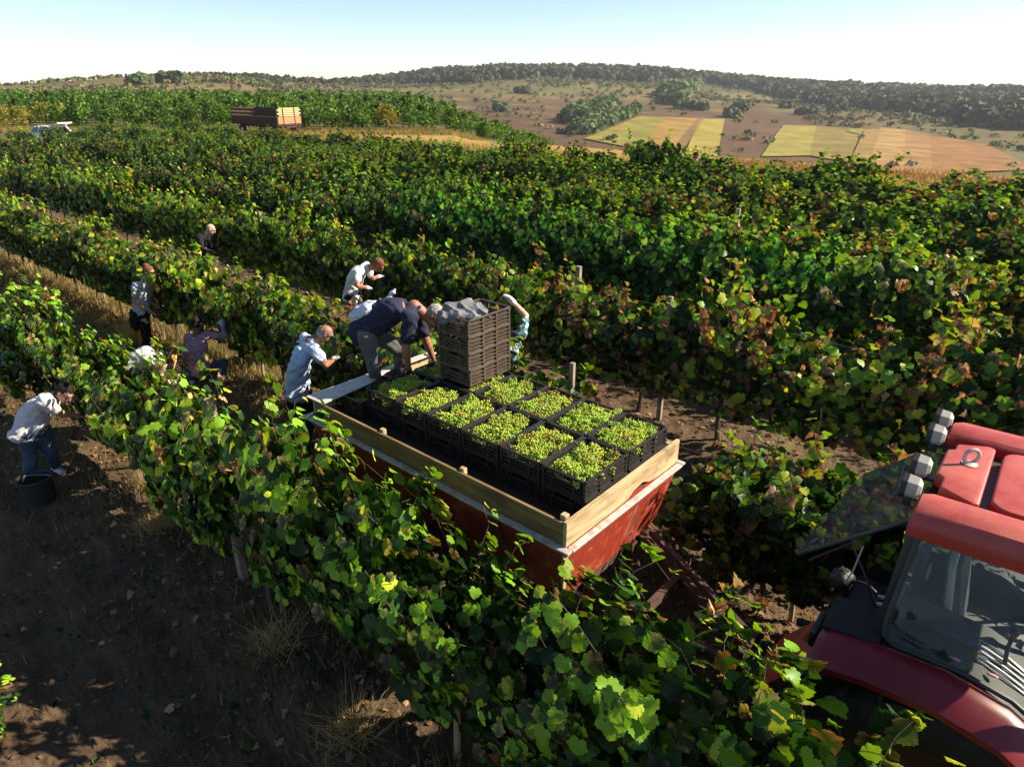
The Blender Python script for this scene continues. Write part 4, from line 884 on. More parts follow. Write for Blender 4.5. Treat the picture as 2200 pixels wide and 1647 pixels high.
# ------------------------------------------------------------------ people
POSE = {
    'p1': dict(pelvis=(-5.785, 7.3, 0.863), chest=(-5.58, 7.42, 1.109), neck=(-5.483, 7.42, 1.196), head=(-5.37, 7.38, 1.239), face=(0.75, -0.25, -0.75), up=(0.62, 0.05, 0.55), shl=(-5.521, 7.66, 1.109), ell=(-5.538, 7.914, 0.992), wrl=(-5.289, 7.75, 0.952), hal=(-5.215, 7.701, 0.94), shr=(-5.436, 7.18, 1.248), elr=(-5.434, 7.345, 1.022), wrr=(-5.359, 7.538, 0.881), har=(-5.332, 7.607, 0.83), hipl=(-5.791, 7.42, 0.756), knl=(-5.805, 7.5, 0.384), anl=(-5.904, 7.65, 0.09), tol=(-5.82, 7.6, 0.035), hipr=(-5.834, 7.22, 0.823), knr=(-5.9, 7.3, 0.459), anr=(-5.995, 7.25, 0.09), tor=(-5.888, 7.17, 0.035)),
    'p2': dict(pelvis=(-6.837, 12.05, 0.745), chest=(-6.742, 12.07, 1.182), neck=(-6.641, 12.07, 1.373), head=(-6.534, 12.05, 1.516), face=(0.9, -0.15, -0.25), up=(0.15, 0, 1), shl=(-6.672, 12.25, 1.246), ell=(-6.774, 12.3, 0.883), wrl=(-6.576, 12.15, 0.821), hal=(-6.506, 12.097, 0.799), shr=(-6.755, 11.91, 1.297), elr=(-6.804, 11.83, 1.044), wrr=(-6.553, 11.83, 0.852), har=(-6.482, 11.83, 0.797), hipl=(-6.829, 12.13, 0.647), knl=(-6.837, 12.11, 0.361), anl=(-6.842, 12.1, 0.09), tol=(-6.734, 12.05, 0.035), hipr=(-6.864, 11.98, 0.697), knr=(-6.833, 11.98, 0.407), anr=(-6.895, 12.03, 0.09), tor=(-6.783, 11.97, 0.035)),
    'p3': dict(pelvis=(-5.158, 10.45, 0.354), chest=(-5.139, 10.45, 0.748), neck=(-5.107, 10.45, 0.917), head=(-5.083, 10.47, 1.053), face=(0.25, 0.9, -0.25), up=(0.05, 0.15, 1), shl=(-5.257, 10.45, 0.845), ell=(-5.398, 10.5, 0.5), wrl=(-5.413, 10.67, 0.238), hal=(-5.403, 10.72, 0.158), shr=(-4.964, 10.47, 0.878), elr=(-4.707, 10.55, 0.833), wrr=(-4.794, 10.732, 0.963), har=(-4.827, 10.8, 1.012), hipl=(-5.256, 10.47, 0.287), knl=(-5.498, 10.87, 0.242), anl=(-5.452, 10.67, 0.032), tol=(-5.523, 10.85, -0.063), hipr=(-5.086, 10.47, 0.287), knr=(-4.884, 10.75, 0.291), anr=(-4.884, 10.55, 0.119), tor=(-4.855, 10.7, 0.071)),
    'p4': dict(pelvis=(-5.159, 8.6, 1.135), chest=(-4.905, 8.65, 1.224), neck=(-4.795, 8.65, 1.115), head=(-4.713, 8.65, 1.046), face=(0.6, -0.1, -0.8), up=(0.8, 0, -0.2), shl=(-4.916, 8.8, 1.151), ell=(-4.936, 8.893, 0.888), wrl=(-4.945, 9.064, 0.706), hal=(-4.948, 9.126, 0.64), shr=(-4.808, 8.45, 1.17), elr=(-4.813, 8.574, 0.919), wrr=(-4.809, 8.781, 0.779), har=(-4.808, 8.856, 0.729), hipl=(-5.212, 8.7, 0.983), knl=(-5.172, 8.7, 0.532), anl=(-5.212, 8.7, 0.08), tol=(-5.062, 8.65, 0.03), hipr=(-5.17, 8.52, 1.045), knr=(-5.13, 8.52, 0.562), anr=(-5.17, 8.52, 0.08), tor=(-5.02, 8.47, 0.03)),
    'p5': dict(pelvis=(-7.056, 15.35, 1.046), chest=(-6.973, 15.35, 1.384), neck=(-6.856, 15.35, 1.509), head=(-6.742, 15.35, 1.623), face=(0.8, 0.25, -0.5), up=(0.35, 0, 0.9), shl=(-6.95, 15.57, 1.433), ell=(-6.944, 15.65, 1.17), wrl=(-6.876, 15.872, 1.077), hal=(-6.852, 15.952, 1.044), shr=(-6.951, 15.19, 1.48), elr=(-6.863, 15.032, 1.266), wrr=(-6.789, 15.33, 1.135), har=(-6.769, 15.41, 1.1), hipl=(-7.068, 15.45, 0.979), knl=(-7.028, 15.45, 0.53), anl=(-7.068, 15.45, 0.08), tol=(-6.918, 15.4, 0.03), hipr=(-7.073, 15.25, 1.016), knr=(-7.033, 15.25, 0.548), anr=(-7.073, 15.25, 0.08), tor=(-6.923, 15.2, 0.03)),
    'p6': dict(pelvis=(-2.788, 11.55, 1.281), chest=(-2.617, 11.55, 1.646), neck=(-2.462, 11.57, 1.723), head=(-2.36, 11.55, 1.752), face=(0.65, 0.1, -0.75), up=(0.65, 0, 0.6), shl=(-2.56, 11.77, 1.689), ell=(-2.481, 11.85, 1.45), wrl=(-2.409, 12.088, 1.421), hal=(-2.383, 12.174, 1.411), shr=(-2.63, 11.39, 1.672), elr=(-2.599, 11.166, 1.507), wrr=(-2.524, 11.6, 1.351), har=(-2.51, 11.684, 1.321), hipl=(-2.752, 11.65, 1.201), knl=(-2.712, 11.65, 0.641), anl=(-2.752, 11.65, 0.08), tol=(-2.602, 11.6, 0.03), hipr=(-2.816, 11.47, 1.238), knr=(-2.776, 11.47, 0.659), anr=(-2.816, 11.47, 0.08), tor=(-2.666, 11.42, 0.03)),
    'p7': dict(pelvis=(-2.819, 8.2, 0.968), chest=(-2.702, 8.32, 1.394), neck=(-2.592, 8.38, 1.579), head=(-2.496, 8.4, 1.617), face=(0.75, 0.2, -0.6), up=(0.5, 0.1, 0.8), shl=(-2.728, 8.5, 1.535), ell=(-2.61, 8.7, 1.232), wrl=(-2.573, 8.942, 1.179), hal=(-2.56, 9.029, 1.16), shr=(-2.53, 8.18, 1.5), elr=(-2.362, 7.998, 1.369), wrr=(-2.333, 8.35, 1.317), har=(-2.326, 8.439, 1.304), hipl=(-2.787, 8.3, 0.855), knl=(-2.755, 8.36, 0.421), anl=(-2.847, 8.32, 0.09), tol=(-2.742, 8.3, 0.035), hipr=(-2.88, 8.14, 0.928), knr=(-2.865, 8.15, 0.492), anr=(-2.965, 8.12, 0.09), tor=(-2.857, 8.08, 0.035)),
    'p8': dict(pelvis=(-1.452, 6.55, 2.36), chest=(-1.089, 6.53, 2.534), neck=(-0.931, 6.55, 2.576), head=(-0.831, 6.55, 2.518), face=(0.55, -0.3, -0.75), up=(0.8, 0, 0.35), shl=(-0.977, 6.77, 2.416), ell=(-0.899, 6.77, 2.133), wrl=(-0.849, 6.808, 1.943), hal=(-0.827, 6.825, 1.858), shr=(-1.006, 6.39, 2.513), elr=(-1.06, 6.37, 2.197), wrr=(-1.057, 6.43, 2.006), har=(-1.056, 6.457, 1.92), hipl=(-1.443, 6.67, 2.288), knl=(-1.172, 6.75, 2.051), anl=(-1.218, 6.8, 1.74), tol=(-1.126, 6.75, 1.69), hipr=(-1.454, 6.45, 2.336), knr=(-1.434, 6.49, 2.1), anr=(-1.414, 6.52, 1.74), tor=(-1.325, 6.49, 1.69)),
    'p9': dict(pelvis=(-0.115, 7.746, 1.373), chest=(-0.056, 7.746, 1.71), neck=(-0.123, 7.746, 1.93), head=(-0.179, 7.796, 2.019), face=(-0.5, 0.3, -0.5), up=(-0.2, 0, 0.9), shr=(0.112, 7.726, 1.878), elr=(0.17, 7.947, 2.04), wrr=(-0.011, 7.726, 2.306), har=(-0.053, 7.675, 2.367), shl=(-0.227, 7.846, 1.775), ell=(-0.292, 7.946, 1.447), wrl=(-0.238, 8.046, 1.246), hal=(-0.217, 8.085, 1.168), hipl=(-0.174, 7.796, 1.289), knl=(-0.134, 7.796, 0.684), anl=(-0.174, 7.796, 0.08), tol=(-0.024, 7.746, 0.03), hipr=(-0.034, 7.696, 1.332), knr=(0.006, 7.696, 0.706), anr=(-0.034, 7.696, 0.08), tor=(0.116, 7.646, 0.03)),
    'p10': dict(pelvis=(7.317, 27.6, 1.369), chest=(7.259, 27.6, 1.733), neck=(7.186, 27.6, 1.905), head=(7.101, 27.6, 2.025), face=(-0.9, -0.2, -0.15), up=(-0.1, 0, 1), shl=(7.065, 27.45, 1.852), ell=(6.997, 27.295, 1.629), wrl=(6.82, 27.4, 1.514), hal=(6.752, 27.44, 1.47), shr=(7.451, 27.75, 1.804), elr=(7.549, 27.8, 1.538), wrr=(7.406, 27.671, 1.378), har=(7.355, 27.625, 1.32), hipl=(7.242, 27.5, 1.329), knl=(7.282, 27.5, 0.704), anl=(7.242, 27.5, 0.08), tol=(7.392, 27.45, 0.03), hipr=(7.404, 27.7, 1.305), knr=(7.444, 27.7, 0.692), anr=(7.404, 27.7, 0.08), tor=(7.554, 27.65, 0.03)),
}

def cloth(name, stops, scale=9, rough=.85, bump=.35, bs=26, trans=0.0, spots=None):
    m = surf(name, stops, scale, rough, bump, bs, spec=.15, bdist=.012)
    if spots:
        nt = m.node_tree; p = nt.nodes["Principled BSDF"]; v = tex(nt, spots[0], typ='voronoi'); r = ramp(nt, [(.0, spots[1]), (.13, spots[1]), (.2, stops[0])]); nt.links.new(v.outputs[0], r.inputs[0]); nt.links.new(r.outputs[0], p.inputs['Base Color'])
    return m
def skinmat(name, c):
    m = surf(name, [tuple(x * .82 for x in c), c, (c[0] * 1.08, c[1] * .95, c[2] * .9)], 12, .5, .12, 60, spec=.35, bdist=.004); return m
M['skin'] = skinmat("skin_light", (.40, .21, .145)); M['skin_tan'] = skinmat("skin_tanned", (.29, .125, .075)); M['skin_pale'] = skinmat("skin_pale", (.48, .30, .23)); M['skin_dark'] = skinmat("skin_brown", (.20, .10, .065))
M['glove'] = cloth("work_glove", [(.52, .52, .55), (.62, .62, .65)], 20)
M['eye'] = plain("eye_dark", (.02, .015, .012), .3)
M['shoe_w'] = cloth("white_trainers", [(.6, .6, .6), (.72, .72, .72)]); M['shoe_d'] = cloth("dark_shoes", [(.03, .028, .028), (.05, .045, .04)])
def remesh(mb, name, vox, smooth=4, wrinkle=0.0, wscale=.12, seed=0, folds=False):
    me = mb.mesh(name + "_raw"); o = bpy.data.objects.new(name + "_tmp", me); COL.objects.link(o)
    r = o.modifiers.new("r", 'REMESH'); r.mode = 'VOXEL'; r.voxel_size = vox; r.use_smooth_shade = True
    if smooth: s = o.modifiers.new("s", 'SMOOTH'); s.iterations = smooth; s.factor = .5
    dg = bpy.context.evaluated_depsgraph_get(); ev = o.evaluated_get(dg); out = bpy.data.meshes.new_from_object(ev); out.name = name
    bpy.data.objects.remove(o); bpy.data.meshes.remove(me)
    if wrinkle:
        nv = len(out.vertices); co = np.empty(nv * 3, np.float32); no = np.empty(nv * 3, np.float32); out.vertices.foreach_get("co", co); out.vertices.foreach_get("normal", no); co = co.reshape(-1, 3); no = no.reshape(-1, 3)
        x, y, z = (co / wscale).T
        w = np.sin(x * 2.1 + 2.2 * np.sin(z * 1.3 + seed) + seed) * np.cos(y * 1.7 + z * 2.6 + 1.4 * np.sin(x * 1.1 + seed * 2)) + .5 * np.sin(z * 4.3 + 2 * np.sin(x * 2.3 + y * 1.9 + seed))
        if folds: w = 1.2 - 2.6 * np.abs(np.sin(x * 1.3 + 1.5 * np.sin(y * 1.1 + z) + seed)) ** .6 + .5 * w
        co += no * (w * wrinkle)[:, None]; out.vertices.foreach_set("co", co.ravel())
    out.polygons.foreach_set("use_smooth", np.ones(len(out.polygons), bool)); out.update(); return out
def ring(c, side, up, rx, ry, n=16): return [c + side * (math.cos(2 * math.pi * j / n) * rx) + up * (math.sin(2 * math.pi * j / n) * ry) for j in range(n)]
def torso(m, J, g, pad=0.0, bottom=0.0, arch=.04, top=True, belly=0.0):
    P, C, K = J['pelvis'], J['chest'], J['neck']; side = (J['shr'] - J['shl']).normalized(); hs = (J['hipr'] - J['hipl']).normalized()
    ax = (C - P).normalized(); back = side.cross(ax).normalized()
    prof = [(-.16 - bottom, .10 * g, .085), (-.12 - bottom, .150 * g, .115), (0.0, .165 * g, .125), (.3, .158 * g, .125 + belly), (.6, .165 * g, .122 + belly * .6), (.88, .182 * g, .118), (1.02, .17 * g, .10), (1.12, .12 * g, .08)]
    L = (C - P).length; rings = []
    for t, rx, ry in prof:
        s = (hs * (1 - max(0, min(1, t))) + side * max(0, min(1, t))).normalized(); a = t * L if t > 0 else t
        if t <= 0: a = t
        c = P + ax * a + back * (arch * math.sin(max(0, min(1.3, t)) * 2.2)); u_ = ax.cross(s).normalized()
        if t > 1: c = c.lerp(K, (t - 1) * 1.1)
        rings.append(ring(c, s, u_, rx + pad, ry + pad))
    m.loft(rings)
    for s in 'lr':     # shoulder caps
        m.cap(C.lerp(K, .35), J['sh' + s], .085 + pad, .068 * g + pad)
def hand(m, J, s, pad=0.0, curl=.5):
    w, h, e = J['wr' + s], J['ha' + s], J['el' + s]; d = (h - w).normalized(); side = d.cross(V(0, 0, 1)); side = side.normalized() if side.length > .1 else V(1, 0, 0); nrm = side.cross(d).normalized()
    rot = Matrix((side, nrm, d)).transposed(); m.ell(w + d * .048, (.040 + pad, .018 + pad, .052 + pad), rot, 12, 8)
    for i, (o, L) in enumerate(((-.030, .062), (-.010, .074), (.011, .070), (.031, .055))):
        b = w + d * .085 + side * o; k = b + (d * .62 - nrm * .2 * curl) * L * .8; t = k + (d * .35 - nrm * .9 * curl) * L * .6
        m.cap(b, k, .0095 + pad, .009 + pad, 8); m.cap(k, t, .009 + pad, .0075 + pad, 8)
    b = w + d * .03 - side * .03; k = b - side * .03 + d * .03 - nrm * .01; m.cap(b, k, .012 + pad, .0105 + pad, 8); m.cap(k, k + d * .03 - nrm * .015, .0105 + pad, .009 + pad, 8)
def person(key, label, skin, shirt, trousers, hair=None, hairstyle='short', shoes='shoe_d', g=1.0, sleeve='short', gloves=True, belly=0.0, arch=.04, bare_legs=False, seed=1):
    J = {k: Vector(v) for k, v in POSE[key].items()}; F = J['face'].normalized(); UP = J['up']
    for a, b, L in (('chest', 'neck', .16), ('neck', 'head', .175)):      # keep natural neck lengths
        d = J[b] - J[a]
        if d.length < L:
            mv = d.normalized() * (L - d.length)
            for k in (('neck', 'head') if b == 'neck' else ('head',)): J[k] += mv
    UP = J['up']; UP = (UP - F * UP.dot(F)).normalized(); SD = UP.cross(F).normalized(); HR = Matrix((SD, F, UP)).transposed()
    base = V(J['pelvis'].x, J['pelvis'].y, min(J['anl'].z, J['anr'].z) - .08)
    root = thing('person', label, 'person', base)
    T = Matrix.Translation(-base)
    def mb(): m = MB(); m.xf = T; return m
    m = mb(); H_ = J['head']
    # body: one continuous surface
    torso(m, J, g * .95, -.006, 0, arch, True, belly * .7)
    m.cap(J['neck'] - (J['head'] - J['neck']) * .3, H_ - UP * .05 - F * .01, .062, .056)
    m.ell(H_ + UP * .022 - F * .012, (.074, .094, .088), HR, 18, 12); m.ell(H_ - UP * .045 + F * .022, (.058, .066, .068), HR, 16, 10); m.ell(H_ - UP * .095 + F * .058, (.030, .024, .020), HR, 10, 8)
    m.cap(H_ + F * .082 + UP * .018, H_ + F * .106 - UP * .026, .010, .016, 8); m.ell(H_ + F * .082 + UP * .030, (.052, .012, .011), HR, 10, 6); m.ell(H_ + F * .086 - UP * .062, (.024, .010, .010), HR, 10, 6)
    for s in (-1, 1): m.ell(H_ + SD * s * .076 - F * .012 - UP * .008, (.012, .022, .032), HR, 10, 8)
    for s in 'lr':
        m.cap(J['sh' + s], J['el' + s], .050 * g, .040 * g); m.cap(J['el' + s], J['wr' + s], .041 * g, .028 * g); m.ell(J['el' + s].lerp(J['wr' + s], .28), .043 * g, None, 12, 8)
        hand(m, J, s)
        m.cap(J['hip' + s], J['kn' + s], .080 * g, .055 * g); m.cap(J['kn' + s], J['an' + s], .054 * g, .040 * g)
        m.cap(J['an' + s] - V(0, 0, .03), J['to' + s], .036, .03)
    body = link('body', remesh(m, 'body', .0085, 3), M[skin], root)
    for s in (-1, 1):
        m = mb(); m.ell(H_ + F * .083 + SD * s * .031 + UP * .006, .0115, None, 10, 8); m.build('eye', M['eye'], body, True)
    # shirt
    m = mb(); torso(m, J, g, .013, .035, arch, True, belly)
    for s in 'lr':
        if sleeve == 'long': m.cap(J['sh' + s], J['el' + s], .068 * g, .052 * g); m.cap(J['el' + s], J['wr' + s].lerp(J['el' + s], .08), .053 * g, .040)
        else: m.cap(J['sh' + s], J['sh' + s].lerp(J['el' + s], .62), .072 * g, .066 * g)
    m.cap(J['chest'].lerp(J['neck'], .4), J['chest'].lerp(J['neck'], .86), .088, .064)
    link('shirt', remesh(m, 'shirt', .011, 4, .0085, .075, seed), M[shirt], root)
    # trousers
    m = mb(); P = J['pelvis']; m.ell(P + (J['hipl'] + J['hipr'] - P * 2) * .25, (.150 * g, .125 * g, .125), Matrix(((J['hipr'] - J['hipl']).normalized(), V(0, 1, 0), V(0, 0, 1))).transposed(), 16, 10)
    for s in 'lr': m.cap(J['hip' + s], J['kn' + s], .100 * g, .072 * g); m.cap(J['kn' + s], J['an' + s] + V(0, 0, .01), .072 * g, .062)
    m.cap(J['hipl'], J['hipr'], .105 * g, .105 * g)
    m.cap(P, P + (J['chest'] - P).normalized() * .07, .13 * g, .125 * g)
    link('trousers', remesh(m, 'trousers', .012, 4, .006, .09, seed + 3), M[trousers], root)
    for s in 'lr':
        m = mb(); a, t = J['an' + s], J['to' + s]; d = (t - a); d.z = 0; d.normalize(); z = t.z + .012
        m.cap(V(a.x, a.y, z + .02) - d * .05, V(a.x, a.y, z) + d * .13, .046, .042); m.cap(a, V(a.x, a.y, z + .03), .046, .046)
        link('shoe', remesh(m, 'shoe', .011, 2), M[shoes], root)
        if gloves and (gloves is True or s in gloves):
            m = mb(); hand(m, J, s, .005); m.cap(J['wr' + s].lerp(J['el' + s], .16), J['wr' + s] + (J['ha' + s] - J['wr' + s]) * .3, .037, .034); link('glove', remesh(m, 'glove', .0075, 2), M['glove'], root)
    if hair:
        m = mb(); m.ell(H_ + UP * .034 - F * .020, (.083, .100, .088), HR, 20, 14); m.ell(H_ - UP * .02 - F * .055, (.072, .060, .075), HR, 16, 10)
        if hairstyle == 'bun': m.ell(H_ + UP * .105 - F * .065, (.050, .048, .042), HR, 14, 10)
        hm = remesh(m, 'hair', .009, 2, .004, .02, seed)
        bm = bmesh.new(); bm.from_mesh(hm); cut = H_ - base; dl = []
        for v in bm.verts:
            q = v.co - cut; f_, u_ = q.dot(F), q.dot(UP)
            if hairstyle == 'balding': bad = u_ > .055 or f_ > .0 and u_ < .02 or u_ < -.07
            elif hairstyle == 'fringe': bad = (f_ > .012 and u_ < .045) or u_ < -.07
            else: bad = (f_ > .03 and u_ < .062) or (f_ > -.01 and u_ < .0) or u_ < -.075
            if bad: dl.append(v)
        bmesh.ops.delete(bm, geom=dl, context='VERTS'); bm.to_mesh(hm); bm.free(); link('hair', hm, M[hair], body)
    return root, J, base, (H_, F, UP, SD, HR)
M['tee_white'] = cloth("white_cotton", [(.47, .47, .48), (.54, .54, .55)]); M['tee_blue'] = cloth("pale_blue_cotton", [(.38, .46, .60), (.44, .52, .66)]); M['tee_grey'] = cloth("light_grey_cotton", [(.42, .43, .45), (.50, .51, .53)])
M['navy'] = cloth("navy_dotted_cotton", [(.020, .022, .045)], spots=(70, (.16, .17, .22))); M['mauve'] = cloth("mauve_jersey", [(.30, .19, .26), (.36, .23, .31)]); M['blackcloth'] = cloth("black_cloth", [(.010, .010, .011), (.02, .019, .019)])
M['jeans'] = cloth("blue_denim", [(.035, .06, .105), (.06, .095, .155)], 14); M['greytrousers'] = cloth("grey_work_trousers", [(.075, .078, .08), (.12, .12, .115)], 8); M['darktrousers'] = cloth("dark_trousers", [(.014, .015, .022), (.025, .026, .034)])
M['hair_black'] = cloth("black_hair", [(.010, .008, .007), (.02, .016, .013)], 40, .6, .8, 90); M['hair_brown'] = cloth("brown_hair", [(.10, .035, .016), (.20, .075, .035)], 40, .5, .8, 90); M['hair_grey'] = cloth("grey_hair", [(.22, .20, .19), (.36, .34, .32)], 40, .7, .8, 90)
tm, nt, p = nodes("teal_patterned_cloth"); v_ = tex(nt, 26, typ='voronoi'); r_ = ramp(nt, [(.0, (.01, .22, .17)), (.30, (.01, .20, .16)), (.38, (.02, .02, .03)), (.6, (.03, .03, .05)), (.68, (.45, .45, .55))]); r_.color_ramp.interpolation = 'CONSTANT'; nt.links.new(v_.outputs['Color'], r_.inputs[0]); nt.links.new(r_.outputs[0], p.inputs['Base Color']); p.inputs['Roughness'].default_value = .8; M['teal'] = tm
tm, nt, p = nodes("striped_jersey"); tc = N(nt, "ShaderNodeTexCoord"); wv = N(nt, "ShaderNodeTexWave", wave_type='BANDS', bands_direction='Z'); wv.inputs['Scale'].default_value = 5.2; nt.links.new(tc.outputs['Object'], wv.inputs[0]); r_ = ramp(nt, [(.45, (.05, .012, .018)), (.55, (.50, .20, .22))]); nt.links.new(wv.outputs[0], r_.inputs[0]); nt.links.new(r_.outputs[0], p.inputs['Base Color']); p.inputs['Roughness'].default_value = .85; M['stripe'] = tm
person('p1', 'man in a white T-shirt and jeans bending into the near vines', 'skin', 'tee_white', 'jeans', 'hair_black', 'short', 'shoe_w', 1.16, gloves=False, belly=.035, arch=.05, seed=1)
w_root, wJ, wb_, wh = person('p2', 'standing woman with a reddish bun, pale T-shirt and black trousers', 'skin', 'tee_grey', 'blackcloth', 'hair_brown', 'bun', 'shoe_d', .86, gloves=False, arch=.02, seed=2)
person('p3', 'person in a mauve long-sleeved top crouching with one gloved hand raised', 'skin_dark', 'mauve', 'jeans', 'hair_black', 'fringe', 'shoe_w', .95, 'long', 'r', seed=3)
person('p4', 'stooping person whose white back shows above the near vines', 'skin', 'tee_white', 'darktrousers', 'hair_black', 'short', 'shoe_d', 1.0, gloves=True, seed=4)
person('p5', 'bald man in a black top leaning into the vines', 'skin_pale', 'blackcloth', 'darktrousers', None, 'short', 'shoe_d', 1.05, 'long', False, seed=5)
person('p6', 'brown haired man in a white T-shirt bent between two vine rows', 'skin_tan', 'tee_white', 'darktrousers', 'hair_brown', 'short', 'shoe_d', 1.02, seed=6)
person('p7', 'grey haired man in a light blue T-shirt and white gloves picking beside the trailer', 'skin_tan', 'tee_blue', 'darktrousers', 'hair_grey', 'balding', 'shoe_d', 1.08, belly=.02, seed=7)
person('p8', 'man in a dotted navy T-shirt stooping over crates on the trailer', 'skin_tan', 'navy', 'greytrousers', 'hair_grey', 'short', 'shoe_d', 1.10, gloves=False, belly=.035, arch=.07, seed=8)
person('p9', 'person behind the dusty crate stack with a white gloved arm raised', 'skin_pale', 'teal', 'darktrousers', 'hair_brown', 'short', 'shoe_d', .95, seed=9)
f_root, fJ, fb_, fh = person('p10', 'distant person in a striped top and dark cap at the far end of the vines', 'skin_tan', 'stripe', 'darktrousers', 'hair_black', 'short', 'shoe_d', 1.0, gloves=False, seed=10)
# cap of the distant person
H_, F_, UP_, SD_, HR_ = fh; m = MB(); m.xf = Matrix.Translation(-fb_); m.ell(H_ + UP_ * .055 - F_ * .01, (.09, .108, .075), HR_, 16, 10); m.box(H_ + UP_ * .045 + F_ * .13, (.14, .11, .016), HR_, .006); m.build('cap', M['blackcloth'], f_root, True)
# black jacket tied round the woman's hips
m = MB(); m.xf = Matrix.Translation(-wb_); P = wJ['pelvis']
m.lathe([(.13, .04), (.152, .02), (.155, -.02), (.14, -.05)], P + V(0, 0, -.03), (0, 0, 1), 20); m.cap(P + V(-.11, -.05, .02), P + V(-.17, -.06, -.22), .08, .055); m.cap(P + V(-.06, -.12, .0), P + V(-.10, -.13, -.28), .07, .04); m.cap(P + V(.12, -.05, .05), P + V(.12, -.06, -.12), .03, .025)
link('tied_jacket', remesh(m, 'tied_jacket', .012, 4, .008, .06, 2), M['blackcloth'], w_root)
# tablet-sized phone in the woman's hand
d = (wJ['hal'] - wJ['wrl']).normalized(); tag(MB().box(wJ['hal'] + V(.03, -.03, .02), (.15, .07, .012), (.3, -.3, .2), .004).build('phone', M['black']), 'dark phone held out by the standing woman', 'phone')
# pale blue cloth bag on the back of the man on the trailer
J8 = {k: Vector(v) for k, v in POSE['p8'].items()}; ax = (J8['chest'] - J8['pelvis']).normalized(); sd_ = (J8['shr'] - J8['shl']).normalized(); bk_ = sd_.cross(ax).normalized()
bk_ = bk_ if bk_.z > 0 else -bk_
c0 = J8['pelvis'] + ax * .06 + bk_ * .17
m = MB(); m.ell(c0 - ax * .05, (.13, .14, .085), Matrix((sd_, ax, bk_)).transposed(), 18, 12); m.cap(c0 + ax * .02 + bk_ * .02, c0 + ax * .26 - bk_ * .0, .07, .035); m.cap(c0 + ax * .24, c0 + ax * .36 + bk_ * .07, .03, .022); m.cap(c0 - ax * .1 - sd_ * .06, c0 + ax * .05 + sd_ * .1, .08, .07)
M['bagblue'] = cloth("pale_blue_bag_cloth", [(.36, .44, .58), (.62, .65, .70)], 7)
tag(link('cloth_bag', remesh(m, 'cloth_bag', .011, 4, .009, .05, 5), M['bagblue']), 'pale blue cloth bag slung on the back of the stooping man', 'bag')
# belt, jacket on the crates, bucket
M['jacketgrey'] = cloth("grey_fleece", [(.10, .105, .12), (.17, .175, .195)], 7, .95, .5, 40)
def TWp(u, v, z): return tw(u, v, TZ + z)
m = MB()
top = CP * 4
for a, b, ra, rb in (((-2.10, .72, .02), (-2.02, .86, .03), .10, .10), ((-2.02, .84, .03), (-1.93, .95, .0), .095, .075), ((-2.12, .70, .01), (-2.10, .62, -.02), .09, .07), ((-2.05, .68, .0), (-1.93, .80, -.005), .08, .06), ((-1.95, .78, .0), (-1.85, .86, -.03), .055, .04), ((-1.98, .88, .02), (-1.86, .94, -.02), .06, .045), ((-2.15, .80, .0), (-2.1, 1.0, -.04), .07, .05)):
    m.cap(TWp(a[0], a[1], top + a[2]), TWp(b[0], b[1], top + b[2]), ra, rb)
jm = remesh(m, 'jacket', .009, 3, .011, .06, 9, True)
tag(link('jacket', jm, M['jacketgrey']), 'crumpled grey jacket thrown on the topmost crate of the stack', 'jacket')
B0 = V(-5.72, 7.02, .0); bt = thing('bucket', 'black bucket at the feet of the man in white and jeans', 'bucket', B0)
MB().lathe([(.005, .012), (.14, .012), (.145, 0), (.155, .0), (.185, .30), (.20, .31), (.20, .325), (.18, .325), (.172, .30), (.145, .02), (.005, .02)], V(0, 0, 0), (0, 0, 1), 32).build('tub', M['black'], bt, True)
m = MB(); m.tube([V(math.cos(q) * .195, .11 * math.sin(q), .31 + -.02 * math.sin(q)) for q in np.linspace(0, math.pi, 14)], .005, 6); m.build('handle', M['wire'], bt, True)
W0 = rw(-9.35, 5.75); wb2 = thing('bucket', 'whitish bucket half hidden in the vines left of the man in light blue', 'bucket', (W0.x, W0.y, .35))
MB().lathe([(.005, .0), (.12, .0), (.15, .30), (.158, .30), (.158, .32), (.14, .32), (.115, .02), (.005, .02)], V(0, 0, 0), (0, 0, 1), 28).build('tub', M['tee_white'], wb2, True)
m = MB(); m.tube([V(math.cos(q) * .15, .06 * math.sin(q), .31 + .10 * math.sin(q)) for q in np.linspace(0, math.pi, 14)], .005, 6); m.build('handle', M['wire'], wb2, True)
# ------------------------------------------------------------------ orchard, verge, hills
def crown_mesh(seed, h, w, nleaf, pal, ls, cone=.6):
    rng = np.random.default_rng(seed)
    nl = 9; lobes = [(rng.normal(0, w * .20), rng.normal(0, w * .20), h * rng.uniform(.32, .88), rng.uniform(.22, .36) * w) for _ in range(nl)] + [(rng.normal(0, w * .08), rng.normal(0, w * .08), h * rng.uniform(.9, 1.05), w * .10) for _ in range(3)]
    P = np.empty((nleaf, 3)); C = np.empty((nleaf, 3))
    for i in range(nleaf):
        x, y, z, r = lobes[rng.integers(len(lobes))]; d = rng.normal(size=3); d /= np.linalg.norm(d); rr = r * rng.uniform(.55, 1.06)
        P[i] = (x + d[0] * rr, y + d[1] * rr, max(.3, z + d[2] * rr * 1.15)); C[i] = np.array(pal[rng.integers(len(pal))]) * rng.uniform(.7, 1.3)
    a = rng.normal(size=(nleaf, 3)); a /= np.linalg.norm(a, axis=1)[:, None]; b = np.cross(a, rng.normal(size=(nleaf, 3))); b /= np.linalg.norm(b, axis=1)[:, None]
    s = (ls * rng.uniform(.6, 1.3, nleaf))[:, None]
    v = np.stack([P - a * s, P + b * s * .55, P + a * s, P - b * s * .55], 1).reshape(-1, 3); f = np.arange(nleaf * 4).reshape(-1, 4)
    me = npmesh("crown", v, f, np.repeat(C, 4, 0)); return me
